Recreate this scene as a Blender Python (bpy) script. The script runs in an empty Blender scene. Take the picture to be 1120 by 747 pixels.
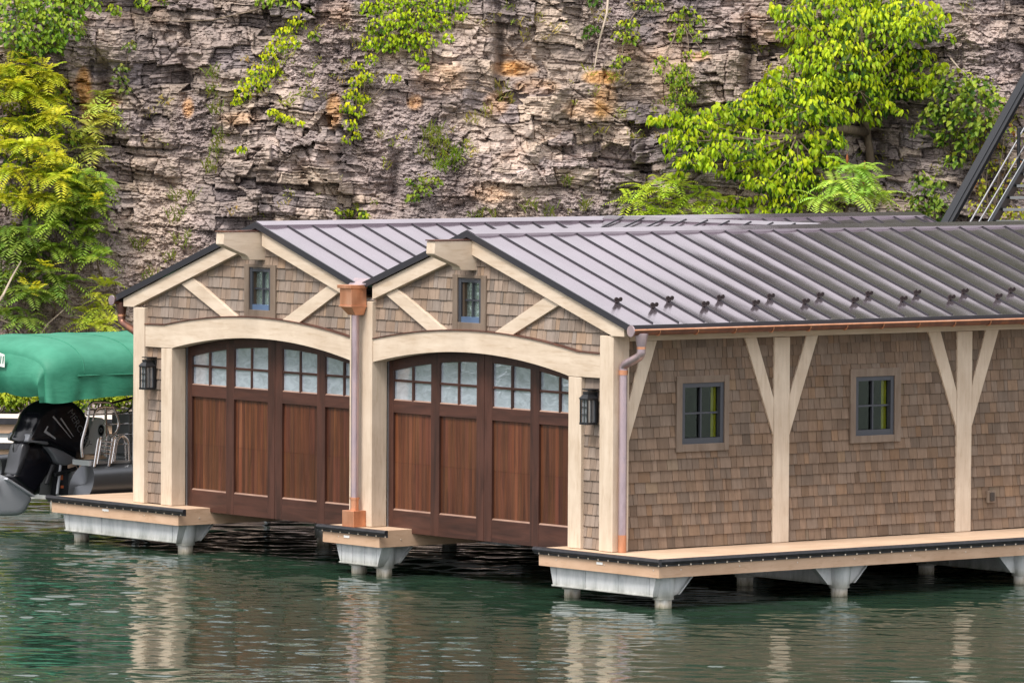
import bpy, math, random
import numpy as np
from mathutils import Vector, Matrix
random.seed(7); RS = np.random.RandomState(11)
rnd = random.uniform
S = bpy.context.scene
COL = S.collection
PI = math.pi

# ------------------------------------------------------------------ helpers
class MB:
    """collects faces (with a tint per face) and links them as one mesh object"""
    def __init__(s): s.v = []; s.f = []; s.t = []; s.m = []
    def face(s, pts, t=(.5, .5, .5), m=0):
        n = len(s.v); s.v += [tuple(p) for p in pts]; s.f.append(tuple(range(n, n + len(pts)))); s.t.append(t); s.m.append(m)
    def mesh(s, V, F, t=(.5, .5, .5), m=0):
        n = len(s.v); s.v += [tuple(p) for p in V]
        for f in F: s.f.append(tuple(n + i for i in f)); s.t.append(t); s.m.append(m)
    def hexa(s, p, t=(.5, .5, .5), m=0):
        # p: 4 lower points (counter-clockwise from above) then 4 upper points
        s.mesh(p, [(3, 2, 1, 0), (4, 5, 6, 7), (0, 1, 5, 4), (1, 2, 6, 5), (2, 3, 7, 6), (3, 0, 4, 7)], t, m)
    def box(s, x0, x1, y0, y1, z0, z1, t=(.5, .5, .5), m=0):
        s.hexa([(x0, y0, z0), (x1, y0, z0), (x1, y1, z0), (x0, y1, z0), (x0, y0, z1), (x1, y0, z1), (x1, y1, z1), (x0, y1, z1)], t, m)
    def prism(s, poly, a, b, axis='y', t=(.5, .5, .5), m=0):
        """poly of (h, z) extruded along axis from a to b; h is X for axis y and Y for axis x"""
        ar = sum(poly[i][0] * poly[(i + 1) % len(poly)][1] - poly[(i + 1) % len(poly)][0] * poly[i][1] for i in range(len(poly)))
        if ar < 0: poly = poly[::-1]
        n = len(poly)
        if axis == 'y': A = [(h, a, z) for h, z in poly]; B = [(h, b, z) for h, z in poly]
        elif axis == 'x': A = [(b, h, z) for h, z in poly]; B = [(a, h, z) for h, z in poly]
        else: A = [(h, z, b) for h, z in poly]; B = [(h, z, a) for h, z in poly]
        F = [tuple(range(n)), tuple(range(2 * n - 1, n - 1, -1))]
        for i in range(n): j = (i + 1) % n; F.append((i, n + i, n + j, j))
        s.mesh(A + B, F, t, m)
    def tube(s, path, r, n=8, t=(.5, .5, .5), m=0, caps=True):
        P = [Vector(p) for p in path]
        if not hasattr(r, '__len__'): r = [r] * len(P)
        V = []; F = []; X = None
        for i, p in enumerate(P):
            d = (P[min(i + 1, len(P) - 1)] - P[max(i - 1, 0)])
            d = d.normalized() if d.length > 1e-9 else Vector((0, 0, 1))
            if X is None: X = d.orthogonal().normalized()
            else:
                X = (X - d * X.dot(d)); X = X.normalized() if X.length > 1e-6 else d.orthogonal().normalized()
            Y = d.cross(X)
            for k in range(n):
                a = 2 * PI * k / n; V.append(p + (X * math.cos(a) + Y * math.sin(a)) * r[i])
        for i in range(len(P) - 1):
            for k in range(n):
                k2 = (k + 1) % n; F.append((i * n + k, i * n + k2, (i + 1) * n + k2, (i + 1) * n + k))
        if caps: F.append(tuple(range(n - 1, -1, -1))); F.append(tuple((len(P) - 1) * n + k for k in range(n)))
        s.mesh(V, F, t, m)
    def loft(s, rings, t=(.5, .5, .5), m=0, caps=True):
        n = len(rings[0]); V = [p for r in rings for p in r]; F = []
        for i in range(len(rings) - 1):
            for k in range(n):
                k2 = (k + 1) % n; F.append((i * n + k, i * n + k2, (i + 1) * n + k2, (i + 1) * n + k))
        if caps: F.append(tuple(range(n - 1, -1, -1))); F.append(tuple((len(rings) - 1) * n + k for k in range(n)))
        s.mesh(V, F, t, m)
    def build(s, name, mats, parent=None, smooth=False, bevel=0, origin=None, kind=None, angle=None):
        me = bpy.data.meshes.new(name)
        o = bpy.data.objects.new(name, me); COL.objects.link(o)
        base = Vector((0, 0, 0))
        if origin is not None: base = Vector(origin); o.location = base
        if parent is not None:
            o.parent = parent; q = parent
            while q is not None: base = base + q.location; q = q.parent
        me.from_pydata([(v[0] - base.x, v[1] - base.y, v[2] - base.z) for v in s.v], [], s.f)
        if not isinstance(mats, (list, tuple)): mats = [mats]
        for m in mats: me.materials.append(m)
        at = me.attributes.new('tint', 'FLOAT_COLOR', 'FACE')
        at.data.foreach_set('color', np.array([(*c, 1.) for c in s.t], dtype=np.float32).ravel())
        me.polygons.foreach_set('material_index', np.array(s.m, dtype=np.int32))
        if smooth: me.polygons.foreach_set('use_smooth', np.ones(len(s.f), dtype=bool))
        if smooth and angle: me.set_sharp_from_angle(angle=math.radians(angle))
        me.update()
        if bevel:
            b = o.modifiers.new('edge', 'BEVEL'); b.width = bevel; b.segments = 2; b.limit_method = 'ANGLE'; b.harden_normals = False
        if kind: o['kind'] = kind
        return o

def thing(name, label, cat, loc=(0, 0, 0), group=None):
    o = bpy.data.objects.new(name, None); COL.objects.link(o); o.location = loc; o.empty_display_size = .2
    o['label'] = label; o['category'] = cat
    if group: o['group'] = group
    return o
def tag(o, label, cat, group=None):
    o['label'] = label; o['category'] = cat
    if group: o['group'] = group
    return o
def part_copy(o, parent, loc):
    c = o.copy(); COL.objects.link(c); c.parent = parent; c.location = loc
    return c

# ------------------------------------------------------------------ noise
def _hash(ix, iy, seed):
    n = (ix.astype(np.int64) * 374761393 + iy.astype(np.int64) * 668265263 + seed * 2147483647 + 1013904223) & 0xFFFFFFFF
    n = ((n ^ (n >> 13)) * 1274126177) & 0xFFFFFFFF
    n = ((n ^ (n >> 16)) * 2246822519) & 0xFFFFFFFF
    return ((n ^ (n >> 15)) & 0xFFFFFF) / float(0xFFFFFF)
def vn(x, y, seed=0):
    ix = np.floor(x); iy = np.floor(y); fx = x - ix; fy = y - iy
    fx = fx * fx * fx * (fx * (fx * 6 - 15) + 10); fy = fy * fy * fy * (fy * (fy * 6 - 15) + 10)
    a = _hash(ix, iy, seed); b = _hash(ix + 1, iy, seed); c = _hash(ix, iy + 1, seed); d = _hash(ix + 1, iy + 1, seed)
    return (a + (b - a) * fx) * (1 - fy) + (c + (d - c) * fx) * fy
def fbm(x, y, seed=0, o=4):
    r = 0; a = 1; tot = 0
    for i in range(o):
        r = r + a * (vn(x, y, seed + i * 17) - .5) * 2; tot += a; a *= .5; x = x * 2.03 + 3.1; y = y * 2.03 + 1.7
    return r / tot

# ------------------------------------------------------------------ materials
def mat(name, base=(.5, .5, .5), rough=.6, metal=0., spec=.5):
    m = bpy.data.materials.new(name); m.use_nodes = True
    b = m.node_tree.nodes['Principled BSDF']
    b.inputs['Base Color'].default_value = (*base, 1); b.inputs['Roughness'].default_value = rough
    b.inputs['Metallic'].default_value = metal; b.inputs['Specular IOR Level'].default_value = spec
    return m, m.node_tree, b
def N(t, kind, **kw):
    n = t.nodes.new(kind)
    for k, v in kw.items():
        if hasattr(n, k) and not k.startswith('i_'): setattr(n, k, v)
        else: n.inputs[k[2:].replace('_', ' ')].default_value = v
    return n
def ramp(t, src, stops):
    r = t.nodes.new('ShaderNodeValToRGB'); e = r.color_ramp.elements
    while len(e) < len(stops): e.new(.5)
    for i, (p, c) in enumerate(stops): e[i].position = p; e[i].color = (*c, 1)
    t.links.new(src, r.inputs[0]); return r
def noise(t, scale, detail=4, rough=.55, vec=None, stretch=None, dist=0.):
    n = t.nodes.new('ShaderNodeTexNoise'); n.inputs['Scale'].default_value = scale; n.inputs['Detail'].default_value = detail
    n.inputs['Roughness'].default_value = rough; n.inputs['Distortion'].default_value = dist
    tc = t.nodes.new('ShaderNodeTexCoord'); mp = t.nodes.new('ShaderNodeMapping')
    if stretch: mp.inputs['Scale'].default_value = stretch
    t.links.new(tc.outputs['Object'], mp.inputs[0]); t.links.new(mp.outputs[0], n.inputs['Vector'])
    return n
def mixc(t, a, b, fac, mode='MIX'):
    m = t.nodes.new('ShaderNodeMix'); m.data_type = 'RGBA'; m.blend_type = mode
    if isinstance(fac, (int, float)): m.inputs[0].default_value = fac
    else: t.links.new(fac, m.inputs[0])
    for sock, x in ((m.inputs[6], a), (m.inputs[7], b)):
        if isinstance(x, tuple): sock.default_value = (*x, 1)
        else: t.links.new(x, sock)
    return m.outputs[2]
def bump(t, b, src, strength=.3, dist=.01):
    n = t.nodes.new('ShaderNodeBump'); n.inputs['Strength'].default_value = strength; n.inputs['Distance'].default_value = dist
    t.links.new(src, n.inputs['Height']); t.links.new(n.outputs[0], b.inputs['Normal'])
def attr(t): 
    a = t.nodes.new('ShaderNodeAttribute'); a.attribute_name = 'tint'; return a

def wood(name, c0, c1, stretch, rough=.6, scale=9, knots=True, tint=False):
    m, t, b = mat(name, rough=rough, spec=.3)
    n = noise(t, scale, 6, .62, stretch=stretch, dist=.6)
    r = ramp(t, n.outputs[0], [(.3, c0), (.62, c1)])
    n2 = noise(t, 1.6, 4, .6); r2 = ramp(t, n2.outputs[0], [(.3, (.87, .84, .81)), (.65, (1.04, 1.04, 1.04))])
    c = mixc(t, r.outputs[0], r2.outputs[0], 1., 'MULTIPLY')
    n3 = noise(t, 30, 3, .6, stretch=stretch)
    r3 = ramp(t, n3.outputs[0], [(.34, (.76, .70, .62)), (.45, (1, 1, 1))]); c = mixc(t, c, r3.outputs[0], .4, 'MULTIPLY')
    if tint: c = mixc(t, c, attr(t).outputs['Color'], 1., 'MULTIPLY')
    t.links.new(c, b.inputs['Base Color']); bump(t, b, n.outputs[0], .25, .004)
    return m
CREAM0, CREAM1 = (.53, .425, .325), (.63, .525, .42)
M = {}
M['post'] = wood('cream_wood_upright', CREAM0, CREAM1, (1, 1, .12))
M['beam'] = wood('cream_wood_level', CREAM0, CREAM1, (.12, 1, 1))
M['sidebeam'] = wood('cream_wood_along', CREAM0, CREAM1, (1, .12, 1))
M['trim'] = wood('stained_trim', (.15, .112, .085), (.21, .16, .125), (1, 1, .15))
M['stile'] = wood('mahogany', (.032, .0155, .0125), (.08, .034, .025), (1, 1, .1), rough=.38)
M['rail'] = wood('mahogany_level', (.032, .0155, .0125), (.08, .034, .025), (.1, 1, 1), rough=.38)
M['panel'] = wood('mahogany_panel', (.048, .0175, .0095), (.122, .044, .021), (1, 1, .06), rough=.36, scale=14, tint=True)
M['bead'] = wood('bead_highlight', (.22, .14, .11), (.34, .22, .17), (.2, 1, 1), rough=.35)  # lighter than the door wood: the sill highlight is put into the colour
M['deck'] = wood('composite_deck', (.52, .37, .26), (.6, .44, .32), (1, .1, 1), rough=.55, scale=6)
M['fascia'] = wood('composite_fascia', (.50, .33, .22), (.58, .40, .28), (.2, .2, 1), rough=.5, scale=5)

def shingle_mat():
    m, t, b = mat('cedar_shingle', rough=.8, spec=.15)
    n = noise(t, 22, 5, .65, stretch=(1, 1, .12))
    r = ramp(t, n.outputs[0], [(.25, (.72, .7, .68)), (.7, (1.12, 1.1, 1.08))])
    c = mixc(t, attr(t).outputs['Color'], r.outputs[0], 1., 'MULTIPLY')
    n2 = noise(t, 1.1, 4, .6); r2 = ramp(t, n2.outputs[0], [(.3, (.86, .83, .8)), (.7, (1.06, 1.06, 1.06))])
    c = mixc(t, c, r2.outputs[0], 1., 'MULTIPLY')
    t.links.new(c, b.inputs['Base Color']); bump(t, b, n.outputs[0], .35, .004); return m
M['shingle'] = shingle_mat()

def roof_mat():
    m, t, b = mat('bronze_roof', (.3, .26, .27), .33, .9)
    n = noise(t, 1.1, 5, .6); r = ramp(t, n.outputs[0], [(.3, (.28, .235, .265)), (.7, (.36, .305, .345))])
    n2 = noise(t, 240, 2, .5); r2 = ramp(t, n2.outputs[0], [(.3, (.95, .95, .95)), (.7, (1.03, 1.03, 1.03))])
    t.links.new(mixc(t, r.outputs[0], r2.outputs[0], 1., 'MULTIPLY'), b.inputs['Base Color'])
    rr = ramp(t, n.outputs[0], [(.2, (.14,) * 3), (.8, (.19,) * 3)]); t.links.new(rr.outputs[0], b.inputs['Roughness'])
    n3 = noise(t, 2.2, 2, .5, stretch=(.35, 1, 1)); bump(t, b, n3.outputs[0], .12, .05); return m
M['roof'] = roof_mat()
M['guard'] = mat('dark_bronze', (.06, .045, .045), .4, .6)[0]
M['roofdark'] = mat('dark_roof_edge', (.035, .034, .042), .4, .3)[0]
def copper(name, c0, c1, c2, rough, stretch=(1, 1, .4)):
    m, t, b = mat(name, c1, rough, .75)
    n = noise(t, 5, 5, .6, stretch=stretch)
    r = ramp(t, n.outputs[0], [(.3, c0), (.5, c1), (.72, c2)]); t.links.new(r.outputs[0], b.inputs['Base Color'])
    bump(t, b, n.outputs[0], .1, .01); return m
M['copper'] = copper('bright_copper', (.50, .22, .12), (.66, .31, .18), (.74, .42, .28), .42)
M['agedcopper'] = copper('aged_copper', (.34, .26, .28), (.47, .37, .40), (.58, .42, .40), .4)
M['darkcopper'] = copper('brown_copper', (.13, .065, .05), (.2, .10, .08), (.32, .14, .08), .4)
M['black'] = mat('black_metal', (.012, .013, .016), .42, .2)[0]
M['winframe'] = mat('slate_window_frame', (.045, .048, .06), .45)[0]
M['winblue'] = mat('blue_sill', (.09, .14, .24), .4)[0]
def rubber():
    m, t, b = mat('black_rubber', (.014, .013, .017), .38)
    n = noise(t, 14, 4, .6); r = ramp(t, n.outputs[0], [(.35, (.011, .011, .014)), (.7, (.03, .028, .034))])
    t.links.new(r.outputs[0], b.inputs['Base Color']); return m
M['rubber'] = rubber()
M['steel'] = mat('stainless', (.62, .6, .6), .25, 1.)[0]
M['rivet'] = mat('rivet', (.7, .6, .5), .35, .5)[0]
M['white'] = mat('white_plate', (.78, .77, .75), .5)[0]
def galv():
    m, t, b = mat('galvanised_steel', (.55, .57, .6), .5, .35)
    n = noise(t, 7, 5, .65, stretch=(1, 1, .3)); r = ramp(t, n.outputs[0], [(.28, (.42, .45, .47)), (.5, (.60, .615, .63)), (.75, (.74, .745, .755))])
    tc = t.nodes.new('ShaderNodeTexCoord'); sx = t.nodes.new('ShaderNodeSeparateXYZ'); t.links.new(tc.outputs['Object'], sx.inputs[0])
    ad = t.nodes.new('ShaderNodeMath'); ad.operation = 'MULTIPLY_ADD'; ad.inputs[1].default_value = .14; t.links.new(n.outputs[0], ad.inputs[0]); t.links.new(sx.outputs[2], ad.inputs[2])
    rz = ramp(t, ad.outputs[0], [(.20, (.62, .60, .52)), (.27, (.93, .92, .88)), (.33, (1, 1, 1))])
    t.links.new(mixc(t, r.outputs[0], rz.outputs[0], 1., 'MULTIPLY'), b.inputs['Base Color']); bump(t, b, n.outputs[0], .15, .01); return m
M['galv'] = galv()
def pilemat():
    m, t, b = mat('weathered_pile', (.5, .5, .48), .6, .1)
    tc = t.nodes.new('ShaderNodeTexCoord'); sx = t.nodes.new('ShaderNodeSeparateXYZ'); t.links.new(tc.outputs['Object'], sx.inputs[0])
    n = noise(t, 9, 5, .7, stretch=(1, 1, .25))
    r = ramp(t, n.outputs[0], [(.3, (.36, .31, .27)), (.5, (.66, .65, .62)), (.75, (.76, .75, .73))])
    ad = t.nodes.new('ShaderNodeMath'); ad.operation = 'MULTIPLY_ADD'; ad.inputs[1].default_value = .16; t.links.new(n.outputs[0], ad.inputs[0]); t.links.new(sx.outputs[2], ad.inputs[2])
    rz = ramp(t, ad.outputs[0], [(.07, (.28, .28, .2)), (.12, (.7, .64, .54)), (.2, (1, 1, 1))])
    t.links.new(mixc(t, r.outputs[0], rz.outputs[0], 1., 'MULTIPLY'), b.inputs['Base Color']); return m
M['pile'] = pilemat()
def glass(name, dark, gl, fac, rough=.02, bscale=0, bstr=.0):
    m = bpy.data.materials.new(name); m.use_nodes = True; t = m.node_tree; t.nodes.remove(t.nodes['Principled BSDF'])
    d = N(t, 'ShaderNodeBsdfDiffuse'); d.inputs[0].default_value = (*dark, 1)
    g = N(t, 'ShaderNodeBsdfGlossy'); g.inputs['Color'].default_value = (*gl, 1); g.inputs['Roughness'].default_value = rough
    x = N(t, 'ShaderNodeMixShader'); x.inputs[0].default_value = fac
    t.links.new(d.outputs[0], x.inputs[1]); t.links.new(g.outputs[0], x.inputs[2]); t.links.new(x.outputs[0], t.nodes['Material Output'].inputs[0])
    if bscale:
        n = noise(t, bscale, 3, .6, stretch=(1, 1, 1.9), dist=1.2)
        b = N(t, 'ShaderNodeBump'); b.inputs['Strength'].default_value = bstr; b.inputs['Distance'].default_value = .012
        t.links.new(n.outputs[0], b.inputs['Height']); t.links.new(b.outputs[0], g.inputs['Normal'])
        r = ramp(t, n.outputs[0], [(.35, tuple(.82 * q for q in dark)), (.62, tuple(1.18 * q for q in dark))]); t.links.new(r.outputs[0], d.inputs[0])  # mottled diffuse paints rippled reflections into the glass
    return m
M['doorglass'] = glass('door_glass_reflection', (.44, .50, .58), (.94, .98, 1), .45, .015, 5, .35)  # pale blue diffuse paints the water and sky reflection into the panes
M['gableglass'] = glass('gable_glass', (.20, .26, .24), (.85, .95, .95), .5, .03, 9, .35)  # green-grey diffuse paints the reflected greens into the pane
def clear_glass():
    m = bpy.data.materials.new('dark_window_glass'); m.use_nodes = True; t = m.node_tree; t.nodes.remove(t.nodes['Principled BSDF'])
    d = N(t, 'ShaderNodeBsdfTransparent'); d.inputs[0].default_value = (.62, .68, .56, 1)
    g = N(t, 'ShaderNodeBsdfGlossy'); g.inputs['Roughness'].default_value = .02; g.inputs['Color'].default_value = (.8, .9, .85, 1)
    x = N(t, 'ShaderNodeMixShader'); x.inputs[0].default_value = .03
    t.links.new(d.outputs[0], x.inputs[1]); t.links.new(g.outputs[0], x.inputs[2]); t.links.new(x.outputs[0], t.nodes['Material Output'].inputs[0])
    return m
M['clearglass'] = clear_glass()
M['interior'] = mat('dark_interior', (.02, .026, .02), .9)[0]
M['curtain'] = mat('yellow_curtain', (.75, .58, .05), .8)[0]
M['dim'] = mat('dim_lining', (.05, .04, .035), .9)[0]

def canvas():
    m, t, b = mat('green_canvas', (.03, .26, .15), .62, 0, .35)
    n = noise(t, 2.5, 5, .6); r = ramp(t, n.outputs[0], [(.3, (.02, .16, .095)), (.7, (.045, .235, .15))])
    t.links.new(r.outputs[0], b.inputs['Base Color'])
    n2 = noise(t, 5, 4, .6, stretch=(.4, .4, 1.6), dist=1.); bump(t, b, n2.outputs[0], .16, .05); return m
M['canvas'] = canvas()
M['gloss'] = mat('glossy_black_cowl', (.006, .006, .009), .14)[0]
M['cowlgrey'] = mat('silver_grey_plastic', (.17, .178, .2), .38, .3)[0]
M['cowldark'] = mat('grey_sheen', (.05, .052, .06), .3, .2)[0]
M['gear'] = mat('silver_gearcase', (.48, .50, .54), .35, .4)[0]
M['prop'] = mat('propeller_steel', (.72, .69, .65), .3, .7)[0]
def pont():
    m, t, b = mat('pontoon_aluminium', (.1, .105, .115), .3, .8)
    return m
M['pontoon'] = pont()
M['boatgrey'] = mat('boat_grey', (.16, .165, .17), .5)[0]
M['alu'] = mat('brushed_aluminium', (.5, .52, .54), .35, .8)[0]
M['seat'] = mat('vinyl_white', (.82, .82, .81), .5)[0]
M['boatdark'] = mat('boat_dark', (.022, .022, .026), .5)[0]
M['stairblack'] = mat('black_steel', (.018, .019, .023), .45, .3)[0]
M['letter'] = mat('badge_grey', (.16, .165, .175), .4, .3)[0]
M['orange'] = mat('warning_sticker', (.7, .16, .05), .5)[0]

def leafmat(name, trans=.35):
    m = bpy.data.materials.new(name); m.use_nodes = True; t = m.node_tree
    b = t.nodes['Principled BSDF']; b.inputs['Roughness'].default_value = .5; b.inputs['Specular IOR Level'].default_value = .25
    a = attr(t); t.links.new(a.outputs['Color'], b.inputs['Base Color'])
    tr = N(t, 'ShaderNodeBsdfTranslucent'); c = mixc(t, a.outputs['Color'], (1.5, 1.45, .7), 1., 'MULTIPLY'); t.links.new(c, tr.inputs[0])
    x = N(t, 'ShaderNodeMixShader'); x.inputs[0].default_value = trans
    t.links.new(b.outputs[0], x.inputs[1]); t.links.new(tr.outputs[0], x.inputs[2]); t.links.new(x.outputs[0], t.nodes['Material Output'].inputs[0])
    return m
M['leaf'] = leafmat('foliage')
def barkmat():
    m, t, b = mat('bark', (.15, .11, .08), .85)
    n = noise(t, 12, 5, .6, stretch=(1, 1, .3)); r = ramp(t, n.outputs[0], [(.3, (.09, .065, .045)), (.7, (.24, .18, .13))]); t.links.new(r.outputs[0], b.inputs['Base Color'])
    return m
M['bark'] = barkmat()

def rockmat():
    m, t, b = mat('layered_shale', rough=.92, spec=.12)
    n = noise(t, 14, 6, .7, stretch=(1, 1, 2.2)); r = ramp(t, n.outputs[0], [(.3, (.62, .6, .6)), (.52, (1, 1, 1)), (.75, (1.3, 1.25, 1.2))])
    c = mixc(t, attr(t).outputs['Color'], r.outputs[0], 1., 'MULTIPLY')
    t.links.new(c, b.inputs['Base Color']); bump(t, b, n.outputs[0], .5, .03); return m
M['rock'] = rockmat()
def boulder():
    m, t, b = mat('shore_rock', rough=.9)
    n = noise(t, 5, 6, .65); r = ramp(t, n.outputs[0], [(.3, (.09, .075, .068)), (.55, (.2, .165, .145)), (.75, (.32, .27, .24))]); t.links.new(r.outputs[0], b.inputs['Base Color']); bump(t, b, n.outputs[0], .6, .05); return m
M['boulder'] = boulder()
def watermat():
    m, t, b = mat('lake_water', (.016, .036, .022), .03); b.inputs['IOR'].default_value = 1.34
    n = noise(t, 5, 4, .55); bump(t, b, n.outputs[0], .12, .03); return m
M['water'] = watermat()

# ------------------------------------------------------------------ camera, light, sky
CAMLOC = Vector((57.811, -47.548, 6.052)); yaw, pitch, roll = 2.4701, -.045842, .0056459
F = Vector((math.cos(yaw) * math.cos(pitch), math.sin(yaw) * math.cos(pitch), math.sin(pitch)))
Rv = F.cross(Vector((0, 0, 1))).normalized(); Uv = Rv.cross(F)
c_, s_ = math.cos(roll), math.sin(roll); Rv, Uv = Rv * c_ + Uv * s_, Uv * c_ - Rv * s_
cam = bpy.data.cameras.new('camera'); co = bpy.data.objects.new('camera', cam); COL.objects.link(co)
mw = Matrix((Rv, Uv, -F)).transposed().to_4x4(); mw.translation = CAMLOC; co.matrix_world = mw
cam.sensor_width = 36; cam.lens = 6603.2 / 1120 * 36; cam.clip_end = 5000; cam.clip_start = 1; S.camera = co

SUN = Vector((.16, -.62, .95)).normalized()
sl = bpy.data.lights.new('sun', 'SUN'); sl.energy = 4.3; sl.angle = math.radians(20); sl.color = (1, .945, .865)
so = bpy.data.objects.new('sun', sl); COL.objects.link(so); so.rotation_euler = SUN.to_track_quat('Z', 'Y').to_euler(); so.location = (0, -20, 40)
w = bpy.data.worlds.new('World'); S.world = w; w.use_nodes = True; t = w.node_tree
sk = t.nodes.new('ShaderNodeTexSky'); sk.sky_type = 'NISHITA'; sk.sun_disc = False
sk.sun_elevation = math.asin(SUN.z); sk.sun_rotation = math.atan2(SUN.x, SUN.y); sk.dust_density = 3.; sk.air_density = 1.; sk.ozone_density = 1.
hs = t.nodes.new('ShaderNodeHueSaturation'); hs.inputs['Saturation'].default_value = .4
t.links.new(sk.outputs[0], hs.inputs['Color'])
# high thin cloud: a white veil with soft breaks over the clear sky
tc = t.nodes.new('ShaderNodeTexCoord'); cn = t.nodes.new('ShaderNodeTexNoise'); cn.inputs['Scale'].default_value = 2.2; cn.inputs['Detail'].default_value = 4
t.links.new(tc.outputs['Generated'], cn.inputs['Vector']); cr_ = ramp(t, cn.outputs[0], [(.3, (.55,) * 3), (.65, (.95,) * 3)])
t.links.new(mixc(t, hs.outputs[0], (12.1, 12.0, 12.3), cr_.outputs[0]), t.nodes['Background'].inputs['Color'])
t.nodes['Background'].inputs['Strength'].default_value = .15
S.view_settings.view_transform = 'Standard'; S.view_settings.look = 'None'; S.view_settings.exposure = 0
S.cycles.max_bounces = 8; S.cycles.transparent_max_bounces = 8

# ------------------------------------------------------------------ site frame: along the cliff (u), toward the lake (n)
CO = Vector((-29.0, 21.44, 0)); CU = Vector((.622, .783, 0)).normalized(); CN = Vector((.783, -.622, 0)).normalized()
def site(u, n, z): p = CO + CU * u + CN * n; return Vector((p.x, p.y, z))
# image pixel coordinates laid onto the cliff face: s to the right, t downward, in units of 1/59.5 m
def su(s): return (s - 560) / 59.5
def sz(s, t): return 7.235 - .01681 * t + .0001 * (s - 560)

# ------------------------------------------------------------------ water
WZ = -.62
def grid_axis(lo, a, b, hi, step, grow=1.35):
    mid = list(np.arange(a, b, step)); out = []; x = b; d = step
    while x < hi: out.append(x); d *= grow; x += d
    out.append(hi); pre = []; x = a; d = step
    while True:
        d *= grow; x -= d
        if x <= lo: pre.append(lo); break
        pre.append(x)
    return np.array(pre[::-1] + mid + out)
def grid_object(name, P, mat_, tint=None, smooth=True, kind='structure'):
    nu, nv = P.shape[:2]; me = bpy.data.meshes.new(name)
    idx = np.arange(nu * nv).reshape(nu, nv)
    q = np.stack([idx[:-1, :-1], idx[1:, :-1], idx[1:, 1:], idx[:-1, 1:]], -1).reshape(-1, 4)
    me.vertices.add(nu * nv); me.vertices.foreach_set('co', P.astype(np.float32).ravel())
    me.loops.add(q.size); me.loops.foreach_set('vertex_index', q.astype(np.int32).ravel())
    me.polygons.add(len(q)); me.polygons.foreach_set('loop_start', np.arange(0, q.size, 4, dtype=np.int32))
    me.polygons.foreach_set('use_smooth', np.full(len(q), smooth))
    me.update(calc_edges=True); me.materials.append(mat_)
    if tint is not None:
        at = me.attributes.new('tint', 'FLOAT_COLOR', 'POINT')
        at.data.foreach_set('color', np.concatenate([tint, np.ones(tint.shape[:2] + (1,))], -1).astype(np.float32).ravel())
    o = bpy.data.objects.new(name, me); COL.objects.link(o)
    if kind: o['kind'] = kind
    return o
def make_water():
    # the water sheet: fine ripples around the boathouse, coarse to the horizon. axes: u along the shore, n toward the lake
    u = grid_axis(-2500, -11, 11, 2500, .06); n = grid_axis(-3.2, 1, 55, 2500, .04)
    Ug, Ng = np.meshgrid(u, n, indexing='ij')
    rs = np.random.RandomState(5); H = np.zeros_like(Ug)
    for i in range(90):
        lam = .16 * (.85 / .16) ** rs.rand(); k = 2 * PI / lam; th = rs.normal(-PI / 2 + .12, .42)
        amp = .0015 * lam ** 1.0 * (.5 + rs.rand())
        ph = rs.rand() * 6.28; xx = Ug + .25 * vn(Ug * .5, Ng * .5, i) 
        H += amp * np.sin(k * (xx * math.cos(th) + Ng * math.sin(th)) + ph)
    calm = .30 + 1.25 * np.clip(.5 + fbm(Ug * .18, Ng * .35, 77, 3), 0, 1)
    fade = np.clip((11.5 - abs(Ug)) / 1.0, 0, 1) * np.clip((55.5 - Ng) / 3, 0, 1)
    H *= calm * fade
    P = np.stack([CO.x + CU.x * Ug + CN.x * Ng, CO.y + CU.y * Ug + CN.y * Ng, WZ + H], -1)
    return grid_object('water', P, M['water'])
make_water()

# ------------------------------------------------------------------ cliff
GULLY = [(820, 70, 7, 85, .45), (545, 60, 5, 60, .3), (432, 190, 8, 45, .4), (333, 200, 10, 35, .35), (985, 120, 40, 60, .5), (955, 165, 22, 45, .9), (560, 150, 10, 40, .4), (110, 95, 8, 40, .4), (200, 70, 7, 50, .3), (705, 170, 8, 40, .4)]
BULGE = [(600, 90, 55, 45, .35), (660, 60, 40, 60, .3), (240, 200, 45, 60, .5), (340, 190, 30, 50, .4), (770, 70, 45, 70, .4), (560, 190, 60, 45, .45), (90, 40, 50, 40, .4), (175, 130, 40, 40, .3), (690, 150, 60, 40, .35), (310, 160, 40, 20, .25)]
SCREE = [(370, 55, 55, 45), (330, 75, 50, 30), (470, 185, 75, 70), (210, 140, 28, 50), (430, 150, 40, 40), (190, 255, 50, 70), (1080, 60, 40, 60), (610, 230, 90, 22), (160, 310, 50, 40), (660, 20, 30, 30), (30, 300, 80, 90)]
RUST = [(87, 92, 9, 18, 1), (92, 118, 10, 22, .9), (107, 112, 22, 6, .7), (560, 75, 26, 9, .9), (586, 95, 26, 9, .35), (541, 113, 14, 14, .5), (364, 122, 9, 20, 1.1), (203, 118, 7, 12, .8), (452, 112, 9, 9, .6), (655, 85, 20, 8, .9), (640, 120, 25, 12, .45), (765, 62, 14, 6, .5), (535, 210, 30, 12, .3), (660, 110, 14, 22, .5), (260, 130, 25, 8, .3), (735, 70, 25, 60, .2), (480, 85, 30, 20, .3)]
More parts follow.
